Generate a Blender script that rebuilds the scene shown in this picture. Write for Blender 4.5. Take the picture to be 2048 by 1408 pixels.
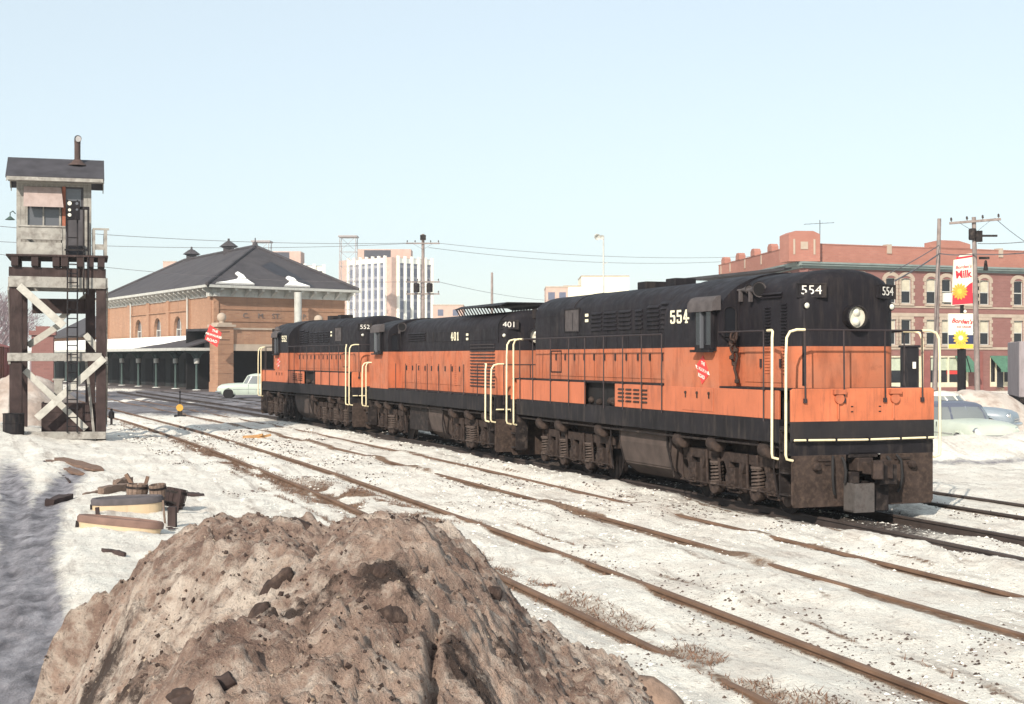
import bpy, bmesh, math, random
import numpy as np
from mathutils import Matrix, Vector

for o in list(bpy.data.objects):
    bpy.data.objects.remove(o)
SC = bpy.context.scene
COL = SC.collection
R = math.radians
rnd = random.Random(7)

# ------------------------------------------------------------------ camera, sky, sun, exposure
CAMZ = 2.8
F = 50.0 / 36.0 * 2048
HOR = 715.0
cd = bpy.data.cameras.new('camera')
cam = bpy.data.objects.new('camera', cd)
COL.objects.link(cam)
cd.lens = 50; cd.sensor_width = 36; cd.clip_start = 0.1; cd.clip_end = 9000
cam.location = (0, 0, CAMZ)
cam.rotation_euler = (R(90) + math.atan((HOR - 704) / F), 0, 0)
SC.camera = cam

SUN_DIR = Vector((-0.40, -0.92, 0.60)).normalized()       # towards the sun
sun_el = math.asin(SUN_DIR.z)
world = bpy.data.worlds.new('World'); SC.world = world
world.use_nodes = True
wn = world.node_tree; wn.nodes.clear()
wo = wn.nodes.new('ShaderNodeOutputWorld'); bg = wn.nodes.new('ShaderNodeBackground')
sky = wn.nodes.new('ShaderNodeTexSky'); sky.sky_type = 'NISHITA'; sky.sun_disc = False
sky.sun_elevation = sun_el
sky.sun_rotation = math.atan2(SUN_DIR.x, SUN_DIR.y)
sky.air_density = 1.0; sky.dust_density = 0.9; sky.ozone_density = 1.6; sky.altitude = 250
hs = wn.nodes.new('ShaderNodeHueSaturation'); hs.inputs['Saturation'].default_value = 0.80
tint = wn.nodes.new('ShaderNodeMix'); tint.data_type = 'RGBA'; tint.blend_type = 'MULTIPLY'
tint.inputs[0].default_value = 1.0
tint.inputs[7].default_value = (1.0, 1.0, 0.97, 1)
wn.links.new(sky.outputs[0], hs.inputs['Color'])
wn.links.new(hs.outputs[0], tint.inputs[6])
veil = wn.nodes.new('ShaderNodeMix'); veil.data_type = 'RGBA'          # an even thin overcast over the whole sky
veil.inputs[0].default_value = 0.62
veil.inputs[7].default_value = (3.72, 4.20, 4.30, 1)
wn.links.new(tint.outputs[2], veil.inputs[6])
wn.links.new(veil.outputs[2], bg.inputs[0])
bg.inputs[1].default_value = 0.15
wn.links.new(bg.outputs[0], wo.inputs[0])

sd = bpy.data.lights.new('sun', 'SUN'); sd.energy = 4.4; sd.angle = R(0.55); sd.color = (1.0, 0.91, 0.78)
so = bpy.data.objects.new('sun', sd); COL.objects.link(so)
so.rotation_euler = (-SUN_DIR).to_track_quat('-Z', 'Y').to_euler()
so.location = (-20, -20, 40)

SC.view_settings.view_transform = 'Standard'
SC.view_settings.look = 'None'
SC.view_settings.gamma = 1
SC.view_settings.use_curve_mapping = False
SC.view_settings.exposure = 0.48
SC.render.engine = 'CYCLES'
SC.cycles.max_bounces = 6

# ------------------------------------------------------------------ helpers
def PX(px, py, d):                       # a point seen at (px,py) at distance d
    return Vector(((px - 1024) / F * d, d, CAMZ - (py - HOR) / F * d))
def GP(px, py, z=0.0):                   # the point of the level z seen at (px,py)
    d = F * (CAMZ - z) / (py - HOR)
    return Vector(((px - 1024) / F * d, d, z))

class MB:
    def __init__(self):
        self.v = []; self.f = []
    def add(self, vs, fs):
        b = len(self.v)
        self.v += [tuple(p) for p in vs]
        self.f += [tuple(i + b for i in q) for q in fs]
        return self
    def box(self, x0, x1, y0, y1, z0, z1):
        vs = [(x0,y0,z0),(x1,y0,z0),(x1,y1,z0),(x0,y1,z0),(x0,y0,z1),(x1,y0,z1),(x1,y1,z1),(x0,y1,z1)]
        return self.add(vs, [(3,2,1,0),(4,5,6,7),(0,1,5,4),(1,2,6,5),(2,3,7,6),(3,0,4,7)])
    def obox(self, c, ax, ay, az, hx, hy, hz):
        c = Vector(c); ax = Vector(ax).normalized() * hx; ay = Vector(ay).normalized() * hy; az = Vector(az).normalized() * hz
        vs = [c - ax - ay - az, c + ax - ay - az, c + ax + ay - az, c - ax + ay - az,
              c - ax - ay + az, c + ax - ay + az, c + ax + ay + az, c - ax + ay + az]
        return self.add(vs, [(3,2,1,0),(4,5,6,7),(0,1,5,4),(1,2,6,5),(2,3,7,6),(3,0,4,7)])
    def beam(self, p0, p1, w, h, up=(0,0,1)):
        p0 = Vector(p0); p1 = Vector(p1); a = (p1 - p0); L = a.length; a.normalize()
        u = Vector(up); s = a.cross(u)
        if s.length < 1e-4: s = a.cross(Vector((1,0,0)))
        s.normalize(); u = s.cross(a).normalized()
        return self.obox((p0 + p1) / 2, a, s, u, L / 2, w / 2, h / 2)
    def tube(self, pts, r, n=8, cap=True):
        pts = [Vector(p) for p in pts]; m = len(pts)
        rs = r if isinstance(r, (list, tuple)) else [r] * m
        t0 = (pts[1] - pts[0]).normalized()
        nrm = t0.orthogonal().normalized()
        vs = []; fs = []
        for i in range(m):
            if i == 0: t = t0
            elif i == m - 1: t = (pts[i] - pts[i-1]).normalized()
            else: t = ((pts[i+1] - pts[i]).normalized() + (pts[i] - pts[i-1]).normalized()).normalized()
            nrm = (nrm - t * nrm.dot(t)).normalized(); b = t.cross(nrm)
            for k in range(n):
                a = 2 * math.pi * k / n
                vs.append(pts[i] + (nrm * math.cos(a) + b * math.sin(a)) * rs[i])
        for i in range(m - 1):
            for k in range(n):
                k2 = (k + 1) % n
                fs.append((i*n+k, i*n+k2, (i+1)*n+k2, (i+1)*n+k))
        if cap:
            fs.append(tuple(range(n - 1, -1, -1))); fs.append(tuple((m-1)*n + k for k in range(n)))
        return self.add(vs, fs)
    def cyl(self, p0, p1, r0, r1=None, n=12):
        return self.tube([p0, p1], [r0, r0 if r1 is None else r1], n)
    def prism(self, poly, plane, a0, a1):
        def P(u, v, a):
            return {'xz': (u, a, v), 'yz': (a, u, v), 'xy': (u, v, a)}[plane]
        n = len(poly)
        vs = [P(u, v, a0) for u, v in poly] + [P(u, v, a1) for u, v in poly]
        fs = [tuple(range(n)), tuple(range(2*n - 1, n - 1, -1))]
        for i in range(n):
            j = (i + 1) % n
            fs.append((i, i + n, j + n, j))
        return self.add(vs, fs)
    def loft(self, secs, cap0=True, cap1=True, closed=False):
        n = len(secs[0]); vs = [p for s in secs for p in s]; fs = []
        for i in range(len(secs) - 1):
            for k in range(n if closed else n - 1):
                k2 = (k + 1) % n
                fs.append((i*n+k, i*n+k2, (i+1)*n+k2, (i+1)*n+k))
        if cap0: fs.append(tuple(range(n)))
        if cap1: fs.append(tuple((len(secs)-1)*n + k for k in range(n - 1, -1, -1)))
        return self.add(vs, fs)
    def lathe(self, prof, o=(0,0,0), axis=(0,0,1), n=16):
        ax = Vector(axis).normalized(); u = ax.orthogonal().normalized(); w = ax.cross(u); o = Vector(o)
        secs = []
        for r, h in prof:
            secs.append([o + ax * h + (u * math.cos(2*math.pi*k/n) + w * math.sin(2*math.pi*k/n)) * max(r, 1e-4) for k in range(n)])
        return self.loft(secs, True, True, True)
    def mesh(self, name, mat, smooth=None, bevel=0, bseg=1):
        me = bpy.data.meshes.new(name)
        me.from_pydata(self.v, [], self.f)
        bm = bmesh.new(); bm.from_mesh(me)
        bmesh.ops.remove_doubles(bm, verts=bm.verts, dist=1e-5)
        bmesh.ops.recalc_face_normals(bm, faces=bm.faces)
        if bevel:
            ed = [e for e in bm.edges if len(e.link_faces) == 2 and e.calc_face_angle(0) > 0.6]
            bmesh.ops.bevel(bm, geom=ed, offset=bevel, segments=bseg, affect='EDGES', clamp_overlap=True)
        bm.to_mesh(me); bm.free()
        if smooth is not None:
            for p in me.polygons: p.use_smooth = True
            me.set_sharp_from_angle(angle=R(smooth))
        if mat: me.materials.append(mat)
        return me
    def build(self, name, mat, parent=None, M=None, smooth=None, bevel=0, bseg=1, label=None):
        return inst(name, self.mesh(name, mat, smooth, bevel, bseg), parent, M, label)

def inst(name, me, parent=None, M=None, label=None):
    o = bpy.data.objects.new(name, me); COL.objects.link(o)
    if parent is not None: o.parent = parent
    if M is not None:
        o.matrix_local = M
    if label: o['label'] = label
    return o
def tag(o, label, cat, group=None, kind=None):
    if label: o['label'] = label
    if cat: o['category'] = cat
    if group: o['group'] = group
    if kind: o['kind'] = kind
    return o
def thing(name, loc, rz, label, cat, group=None):
    o = bpy.data.objects.new(name, None); COL.objects.link(o)
    o.empty_display_size = 0.3
    o.location = loc; o.rotation_euler = (0, 0, rz)
    return tag(o, label, cat, group)
def dup(o, parent=None):
    c = o.copy(); COL.objects.link(c); c.parent = parent
    if parent is not None: c.matrix_local = o.matrix_local.copy()
    for ch in list(o.children): dup(ch, c)
    return c
def T(x, y, z, rz=0.0): return Matrix.Translation((x, y, z)) @ Matrix.Rotation(rz, 4, 'Z')
def frame(o, xd, yd, zd):
    m = Matrix.Identity(4)
    for i, d in enumerate((xd, yd, zd)):
        d = Vector(d).normalized()
        for k in range(3): m[k][i] = d[k]
    m.translation = Vector(o)
    return m
def text_mesh(s, size, ext=0.004, off=0.0, mat=None, sx=1.0, shear=0.0):
    cu = bpy.data.curves.new('lettering', 'FONT'); cu.body = s; cu.size = size; cu.extrude = ext; cu.offset = off
    cu.align_x = 'CENTER'; cu.align_y = 'CENTER'; cu.resolution_u = 3; cu.shear = shear
    ob = bpy.data.objects.new('lettering', cu); COL.objects.link(ob)
    dg = bpy.context.evaluated_depsgraph_get()
    me = bpy.data.meshes.new_from_object(ob.evaluated_get(dg))
    bpy.data.objects.remove(ob); bpy.data.curves.remove(cu)
    me.name = 'lettering'
    for v in me.vertices: v.co.x *= sx
    me.materials.clear()
    if mat: me.materials.append(mat)
    return me

# numpy noise ------------------------------------------------------
def _h(ix, iy, seed):
    n = (ix.astype(np.int64) * 374761393 + iy.astype(np.int64) * 668265263 + seed * 974711) & 0x7fffffff
    n = ((n ^ (n >> 13)) * 1274126177) & 0x7fffffff
    n = n ^ (n >> 16)
    return (n & 0xffff) / 65535.0
def vn(x, y, seed=0):
    x = np.asarray(x, float); y = np.asarray(y, float)
    ix = np.floor(x); iy = np.floor(y); fx = x - ix; fy = y - iy
    fx = fx*fx*(3-2*fx); fy = fy*fy*(3-2*fy)
    a = _h(ix, iy, seed); b = _h(ix+1, iy, seed); c = _h(ix, iy+1, seed); d = _h(ix+1, iy+1, seed)
    return (a*(1-fx)+b*fx)*(1-fy) + (c*(1-fx)+d*fx)*fy
def fbm(x, y, seed=0, oct=4, gain=0.5):
    s = 0; a = 1; t = 0
    for k in range(oct):
        s = s + a * vn(x * 2**k + 17.3*k, y * 2**k + 9.1*k, seed + k); t += a; a *= gain
    return s / t
def sst(a, b, x):
    t = np.clip((np.asarray(x, float) - a) / (b - a), 0, 1)
    return t*t*(3-2*t)

# materials --------------------------------------------------------
class NT:
    def __init__(self, name):
        self.m = bpy.data.materials.new(name); self.m.use_nodes = True
        self.t = self.m.node_tree; self.t.nodes.clear()
        self.out = self.n('ShaderNodeOutputMaterial'); self.b = self.n('ShaderNodeBsdfPrincipled')
        self.l(self.b.outputs[0], self.out.inputs[0])
        self.b.inputs['Specular IOR Level'].default_value = 0.3
        self.co = self.n('ShaderNodeTexCoord').outputs['Object']
    def n(self, k): return self.t.nodes.new(k)
    def l(self, a, b): self.t.links.new(a, b)
    def noise(self, scale, detail=5, rough=0.55, vec=None, sc=None):
        v = vec or self.co
        if sc:
            mp = self.n('ShaderNodeMapping'); mp.inputs['Scale'].default_value = sc; self.l(v, mp.inputs[0]); v = mp.outputs[0]
        t = self.n('ShaderNodeTexNoise'); t.inputs['Scale'].default_value = scale
        t.inputs['Detail'].default_value = detail; t.inputs['Roughness'].default_value = rough
        self.l(v, t.inputs['Vector']); return t.outputs['Fac']
    def ramp(self, fac, a, b, lo=0.0, hi=1.0):
        r = self.n('ShaderNodeMapRange'); r.inputs[1].default_value = a; r.inputs[2].default_value = b
        r.inputs[3].default_value = lo; r.inputs[4].default_value = hi
        self.l(fac, r.inputs[0]); return r.outputs[0]
    def mix(self, fac, a, b, mode='MIX'):
        m = self.n('ShaderNodeMix'); m.data_type = 'RGBA'; m.blend_type = mode
        for i, s in ((0, fac), (6, a), (7, b)):
            if isinstance(s, (int, float)): m.inputs[i].default_value = s
            elif isinstance(s, tuple): m.inputs[i].default_value = (*s[:3], 1)
            else: self.l(s, m.inputs[i])
        return m.outputs[2]
    def math(self, op, a, b=0.0):
        m = self.n('ShaderNodeMath'); m.operation = op
        for i, s in ((0, a), (1, b)):
            if isinstance(s, (int, float)): m.inputs[i].default_value = s
            else: self.l(s, m.inputs[i])
        return m.outputs[0]
    def attr(self, name):
        a = self.n('ShaderNodeAttribute'); a.attribute_name = name; return a.outputs['Fac']
    def bump(self, h, strength=0.3, dist=0.02):
        b = self.n('ShaderNodeBump'); b.inputs['Strength'].default_value = strength; b.inputs['Distance'].default_value = dist
        self.l(h, b.inputs['Height']); self.l(b.outputs[0], self.b.inputs['Normal']); return b
    def base(self, c):
        if isinstance(c, tuple): self.b.inputs['Base Color'].default_value = (*c[:3], 1)
        else: self.l(c, self.b.inputs['Base Color'])
    def rough(self, r):
        if isinstance(r, (int, float)): self.b.inputs['Roughness'].default_value = r
        else: self.l(r, self.b.inputs['Roughness'])

def sc(c, k): return tuple(min(1.0, x * k) for x in c)
def mk(name, col, rough=0.7, metal=0.0, var=0.15, vs=3.0, col2=None, amt=(0.5, 0.7), c2s=2.0, streak=False, bump=0.0, bs=30, bd=0.01):
    N = NT(name)
    c = N.mix(N.ramp(N.noise(vs), 0.3, 0.7), sc(col, 1 - var), sc(col, 1 + var))
    if col2:
        nz = N.noise(c2s, 6, 0.65, sc=(2.5, 2.5, 0.5) if streak else None)
        c = N.mix(N.ramp(nz, amt[0], amt[1], 0, 0.9), c, col2)
    N.base(c); N.rough(rough); N.b.inputs['Metallic'].default_value = metal
    if bump: N.bump(N.noise(bs, 6), bump, bd)
    return N.m
def two_tone(name, zline, low, high, dirt, fade):
    N = NT(name)
    s = N.n('ShaderNodeSeparateXYZ'); N.l(N.co, s.inputs[0])
    st = N.ramp(s.outputs[2], zline - 0.004, zline + 0.004)
    o = N.mix(N.ramp(N.noise(1.3, 5), 0.35, 0.7), low, fade)
    o = N.mix(N.ramp(N.noise(2.0, 6, 0.65, sc=(2.0, 2.0, 0.5)), 0.47, 0.80, 0, 0.70), o, dirt)
    o = N.mix(N.ramp(N.noise(4.0, 8, 0.8), 0.56, 0.76, 0, 0.5), o, dirt)
    b = N.mix(N.ramp(N.noise(1.1, 5), 0.3, 0.72), sc(high, 0.8), sc(high, 1.5))
    b = N.mix(N.ramp(N.noise(2.6, 6, 0.7, sc=(4, 4, 0.5)), 0.50, 0.78, 0, 0.6), b, (0.055, 0.044, 0.040))
    N.base(N.mix(st, o, b)); N.rough(N.ramp(N.noise(4), 0.3, 0.7, 0.5, 0.75))
    N.bump(N.math('ADD', N.noise(1.7, 3), N.math('MULTIPLY', N.noise(40, 5, 0.7), 0.08)), 0.35, 0.04)
    return N.m

ORANGE = (0.45, 0.135, 0.066)
M_TWO = two_tone('hood_paint', 3.0, ORANGE, (0.0135, 0.012, 0.015), (0.085, 0.036, 0.027), (0.41, 0.155, 0.090))
M_ORANGE = mk('orange_paint', ORANGE, 0.6, var=0.12, vs=1.6, col2=(0.17, 0.06, 0.04), amt=(0.52, 0.8), streak=True, c2s=2.2)
M_BLACK = mk('black_paint', (0.014, 0.0125, 0.015), 0.6, var=0.35, vs=1.8, col2=(0.060, 0.048, 0.042), amt=(0.5, 0.8), streak=True, c2s=2.5)
M_PLATE = two_tone('end_plate_paint', 1.69, (0.018, 0.017, 0.02), ORANGE, (0.05, 0.04, 0.036), (0.03, 0.027, 0.028))
M_YELLOW = mk('yellow_rail_paint', (0.78, 0.68, 0.45), 0.5, var=0.1, vs=8, col2=(0.35, 0.24, 0.12), amt=(0.62, 0.8), c2s=9)
M_GRIME = mk('grimy_running_gear', (0.036, 0.0265, 0.024), 0.9, var=0.4, vs=5, col2=(0.090, 0.063, 0.051), amt=(0.48, 0.78), c2s=7, bump=0.3, bs=25)
M_GRIME_D = mk('oily_running_gear', (0.020, 0.016, 0.016), 0.7, var=0.4, vs=5, col2=(0.09, 0.07, 0.06), amt=(0.52, 0.75), c2s=6)
M_PILOT = mk('rusty_pilot_steel', (0.042, 0.030, 0.026), 0.85, var=0.4, vs=3, col2=(0.095, 0.066, 0.052), amt=(0.45, 0.75), c2s=10, bump=0.2, bs=60)
M_SPRING = mk('spring_steel', (0.075, 0.055, 0.047), 0.7, var=0.3, vs=20)
M_STEEL = mk('lit_mouth_steel', (0.42, 0.40, 0.40), 0.5, metal=0.3, var=0.15, vs=8)
M_RAILSTEEL = mk('rusty_rail', (0.155, 0.092, 0.060), 0.75, var=0.25, vs=2.0, col2=(0.10, 0.06, 0.042), amt=(0.5, 0.7), c2s=1.5)
M_RAILDARK = mk('dark_rail', (0.055, 0.042, 0.038), 0.6, var=0.3, vs=2.0)
M_HANDRAIL = mk('dark_handrail', (0.035, 0.026, 0.028), 0.6, var=0.2, vs=6)
M_WHITE = mk('white_paint', (0.78, 0.74, 0.66), 0.6, var=0.06, vs=9)
M_CREAMLET = mk('cream_number', (0.80, 0.74, 0.55), 0.6, var=0.06, vs=9)
M_RED = mk('red_paint', (0.62, 0.055, 0.05), 0.6, var=0.12, vs=4)
M_DARK = mk('dark_void', (0.012, 0.011, 0.012), 0.9, var=0.2)
M_RUBBER = mk('black_rubber', (0.02, 0.019, 0.02), 0.85, var=0.2, vs=8)
M_TARP = mk('weathered_canvas', (0.075, 0.065, 0.066), 0.95, var=0.25, vs=6, bump=0.4, bs=12)
for m_ in (M_TWO, M_BLACK, M_PLATE, M_GRIME, M_GRIME_D, M_PILOT):
    m_.node_tree.nodes['Principled BSDF'].inputs['Specular IOR Level'].default_value = 0.14
def glassy(name, col, rough=0.08):
    N = NT(name); N.base(col); N.rough(rough); N.b.inputs['Specular IOR Level'].default_value = 0.55; return N.m
M_GLASS = glassy('dark_window_glass', (0.015, 0.016, 0.020))
M_GLASS2 = glassy('pale_window_glass', (0.10, 0.105, 0.12), 0.15)
M_LENS = glassy('headlight_glass', (0.62, 0.60, 0.52), 0.12)
M_CHROME = mk('dull_chrome', (0.55, 0.55, 0.55), 0.25, metal=0.9, var=0.1)
# ------------------------------------------------------------------ the yard: track curve, terrain
def C1(Y):
    Y = np.asarray(Y, float); t = np.clip(Y, -50, 65) - 11.5
    return 2.9 - (0.325 * t + 0.00095 * t * t) - 0.4267 * np.maximum(Y - 65, 0)
TRK = (0.0, 3.87, 7.42, 10.87)
KQ = 0.945
def QL(X, Y): return (X - C1(Y)) * KQ
def XQ(q, Y): return float(C1(Y)) + q / KQ

ICE_A = np.array([(0.0,-4.5),(8.0,-3.6),(11.6,-4.15),(16.4,-5.80),(23.8,-8.3),(32.5,-11.4),(45,-16.1),(70,-26.0)])
ICE_B = np.array([(0.0,-3.6),(8.0,-3.3),(11.6,-3.85),(14.9,-5.0),(20.7,-6.95),(27.9,-9.05),(33,-10.2),(40,-12.0),(70,-22)])
def terrain(X, Y, masks=False):
    X = np.asarray(X, float); Y = np.asarray(Y, float)
    q = QL(X, Y)
    dr = np.min(np.stack([np.abs(np.abs(q - t) - 0.74) for t in TRK]), 0)        # distance to the closest rail
    dt = np.abs(q - TRK[2])
    far = sst(130, 60, Y)
    near = sst(0.10, 0.55, dr)
    z = -0.075 + 0.075 * near
    z = z + far * near * ((fbm(X*0.55, Y*0.55, 3, 3) - 0.5) * 0.20 + (fbm(X*2.3, Y*1.7, 9, 4) - 0.5) * 0.065)
    z = z + far * (0.25 + 0.75*near) * ((fbm(X*7, Y*6, 21, 3) - 0.5) * 0.055 + (0.5 - np.abs(fbm(X*3.2 + 3, Y*2.6, 23, 4) - 0.5) * 3.2) * 0.025 * sst(0.35, 0.6, fbm(X*0.5, Y*0.35, 25, 2)))
    z = z + far * near * (fbm(q*2.6, Y*0.22, 27, 4) - 0.5) * 0.10
    z = z + 0.025 * sst(0.85, 0.6, np.abs(np.abs(q - TRK[1]) - 0.74)) * (1 - near) * sst(0.35, 0.6, fbm(X*0.7, Y*0.4, 29, 3))
    z = z - 0.07 * sst(2.0, 1.1, dt)                                                # bare ballast under the train
    n2 = fbm(X*0.9 + 5, Y*0.5, 31, 3)
    # snow ridge left by the plough between second and third track
    z = z + 0.16 * np.exp(-((q - 5.65) / 0.42) ** 2) * sst(0.42, 0.62, n2) * sst(40, 18, Y)
    z = z + 0.13 * np.exp(-((q - 1.95) / 0.5) ** 2) * sst(0.4, 0.6, n2) * sst(34, 16, Y)
    # packed snow that half covers the rails in places
    lum = sst(0.50, 0.68, fbm(q*1.3 + 40, Y*0.45, 131, 3))
    z = z + 0.10 * lum * sst(0.5, 0.0, dr) * (np.abs(q - TRK[1]) < 1.3) + 0.075 * sst(0.60, 0.74, fbm(q*1.3 + 7, Y*0.5, 133, 3)) * sst(0.5, 0.0, dr) * (np.abs(q - TRK[0]) < 1.3)
    # lower trodden path at left
    rutA = np.exp(-((X - np.interp(Y, ICE_A[:,0], ICE_A[:,1])) / (0.24 + 0.006*Y)) ** 2)
    rutB = np.exp(-((X - np.interp(Y, ICE_B[:,0], ICE_B[:,1])) / (0.26 + 0.004*Y)) ** 2)
    cen = 0.5 * (np.interp(Y, ICE_A[:,0], ICE_A[:,1]) + np.interp(Y, ICE_B[:,0], ICE_B[:,1]))
    path = 0.6 * np.exp(-((X - cen) / 0.42) ** 4)
    ice = np.clip(np.maximum(rutA, rutB) * sst(46, 26, Y) + path * sst(19, 13, Y), 0, 1)
    ice = ice * np.clip(0.35 + 1.3 * fbm(X*2.2 + 0.7*Y, Y*0.35, 151, 4) , 0, 1)
    z = z - 0.11 * ice
    # left field is a bit higher, with a low drift around the tower
    z = z + 0.10 * sst(-2.5, -6.0, q) * sst(70, 50, Y)
    z = z + 0.55 * np.exp(-(((X + 18.6) / 2.2) ** 2 + ((Y - 47.5) / 5.0) ** 2)) * (0.7 + 0.6 * fbm(X*0.8, Y*0.8, 51, 3))
    # snow bank beyond the train at right
    ln = 39.6 + 0.06 * (X - 12) + 0.9 * (fbm(X*0.5, X*0+3.3, 61, 3) - 0.5)
    bank = np.exp(-((Y - ln) / 1.7) ** 2) * sst(9.4, 10.8, X) * sst(60, 40, X)
    z = z + bank * (0.67 + 0.4 * (fbm(X*0.45, Y*0.5, 71, 3) - 0.5) + 0.36 * sst(13.3, 15.2, X))
    if not masks: return z
    nb = fbm(X*0.8, Y*0.5, 81, 4)
    dirt = 0.85 * np.exp(-((dr) / 0.13) ** 2) * sst(0.25, 0.5, nb + 0.12 * (np.abs(q - TRK[0]) < 1.3)) * sst(95, 40, Y)
    # dead grass and cinders showing along the first track
    g1 = np.exp(-((q + 0.35) / 1.0) ** 2) * np.exp(-((Y - 27.5) / 5.5) ** 2) * 1.25
    g2 = np.exp(-((q + 0.55) / 0.45) ** 2) * sst(24, 20, Y) * 0.64 + np.exp(-((q + 1.0) / 0.5) ** 2) * np.exp(-((Y - 40) / 12) ** 2) * 1.0
    g3 = np.exp(-((q + 0.9) / 0.5) ** 2) * sst(22, 30, Y) * sst(75, 50, Y) * 0.9
    grass = np.clip(np.maximum(np.maximum(g1, g2), g3) * sst(0.30, 0.54, fbm(X*1.6, Y*1.1, 91, 4)), 0, 1)
    dirt = np.maximum(dirt, 0.9 * grass)
    slush = np.exp(-((q - TRK[1] + 0.80) / 0.20) ** 2) * 0.95 + np.exp(-((q - TRK[1] - 0.76) / 0.13) ** 2) * 0.8 + np.exp(-((q - TRK[0] - 0.80) / 0.15) ** 2) * 0.6
    for q0, w0, a0, sd0 in ((5.05, .07, .75, 1), (5.55, .06, .6, 2), (6.05, .09, .8, 3), (4.72, .06, .6, 4), (2.1, .06, .5, 5), (1.25, .07, .65, 6), (-1.55, .10, .6, 7), (9.0, .10, .7, 8), (12.6, .12, .6, 9)):
        wob = 0.16 * (fbm(Y*0.22, Y*0 + sd0, 200 + sd0, 3) - 0.5)
        slush = np.maximum(slush, a0 * np.exp(-((q - q0 - wob) / w0) ** 2) * sst(0.42, 0.6, fbm(X*0.6 + sd0, Y*0.35, 300 + sd0, 3)) * 1.2)
    dirt = np.maximum(dirt, slush * sst(0.2, 0.45, nb))
    oil = sst(1.75, 0.95, dt) * sst(18.5, 26.5, Y + 1.6*(nb - 0.5)) * 0.96
    oil = oil * sst(74, 68, Y)
    oil = np.maximum(oil, 0.5 * np.exp(-((q - TRK[2] + 1.35) / 0.5) ** 2) * sst(0.42, 0.62, fbm(X*1.3, Y*0.5, 97, 4)) * sst(22, 28, Y))
    oil = np.maximum(oil, 0.9 * np.exp(-(dr / 0.10) ** 2) * (np.abs(q - TRK[2]) < 1.2))
    oil = np.maximum(oil, 0.6 * np.exp(-(dr / 0.10) ** 2) * (np.abs(q - TRK[3]) < 1.2))
    asp = sst(66, 73, Y + 7 * (fbm(X*0.25, Y*0.15, 101, 3) - 0.5)) * sst(-0.13, -0.18, X / np.maximum(Y, 1)) * sst(127, 118, Y) * sst(0.22, 0.36, fbm(X*0.3, Y*0.12, 103, 4) + 0.12)
    asp = np.maximum(asp, 0.75 * sst(46, 55, Y) * sst(-3.0, -6.0, q) * sst(0.5, 0.62, fbm(X*0.2, Y*0.2, 107, 4)))
    street = sst(62, 66, Y) * sst(3.0, 6.0, X) * sst(104, 98, Y) * 0.9
    asp = np.maximum(asp, street)
    pathR = 0.55 * np.exp(-((Y - 37.2 - 0.03*(X-12)) / 0.35) ** 2) * sst(9.0, 10.5, X)
    return z, dirt, oil, asp, np.maximum(ice, pathR)

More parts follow.
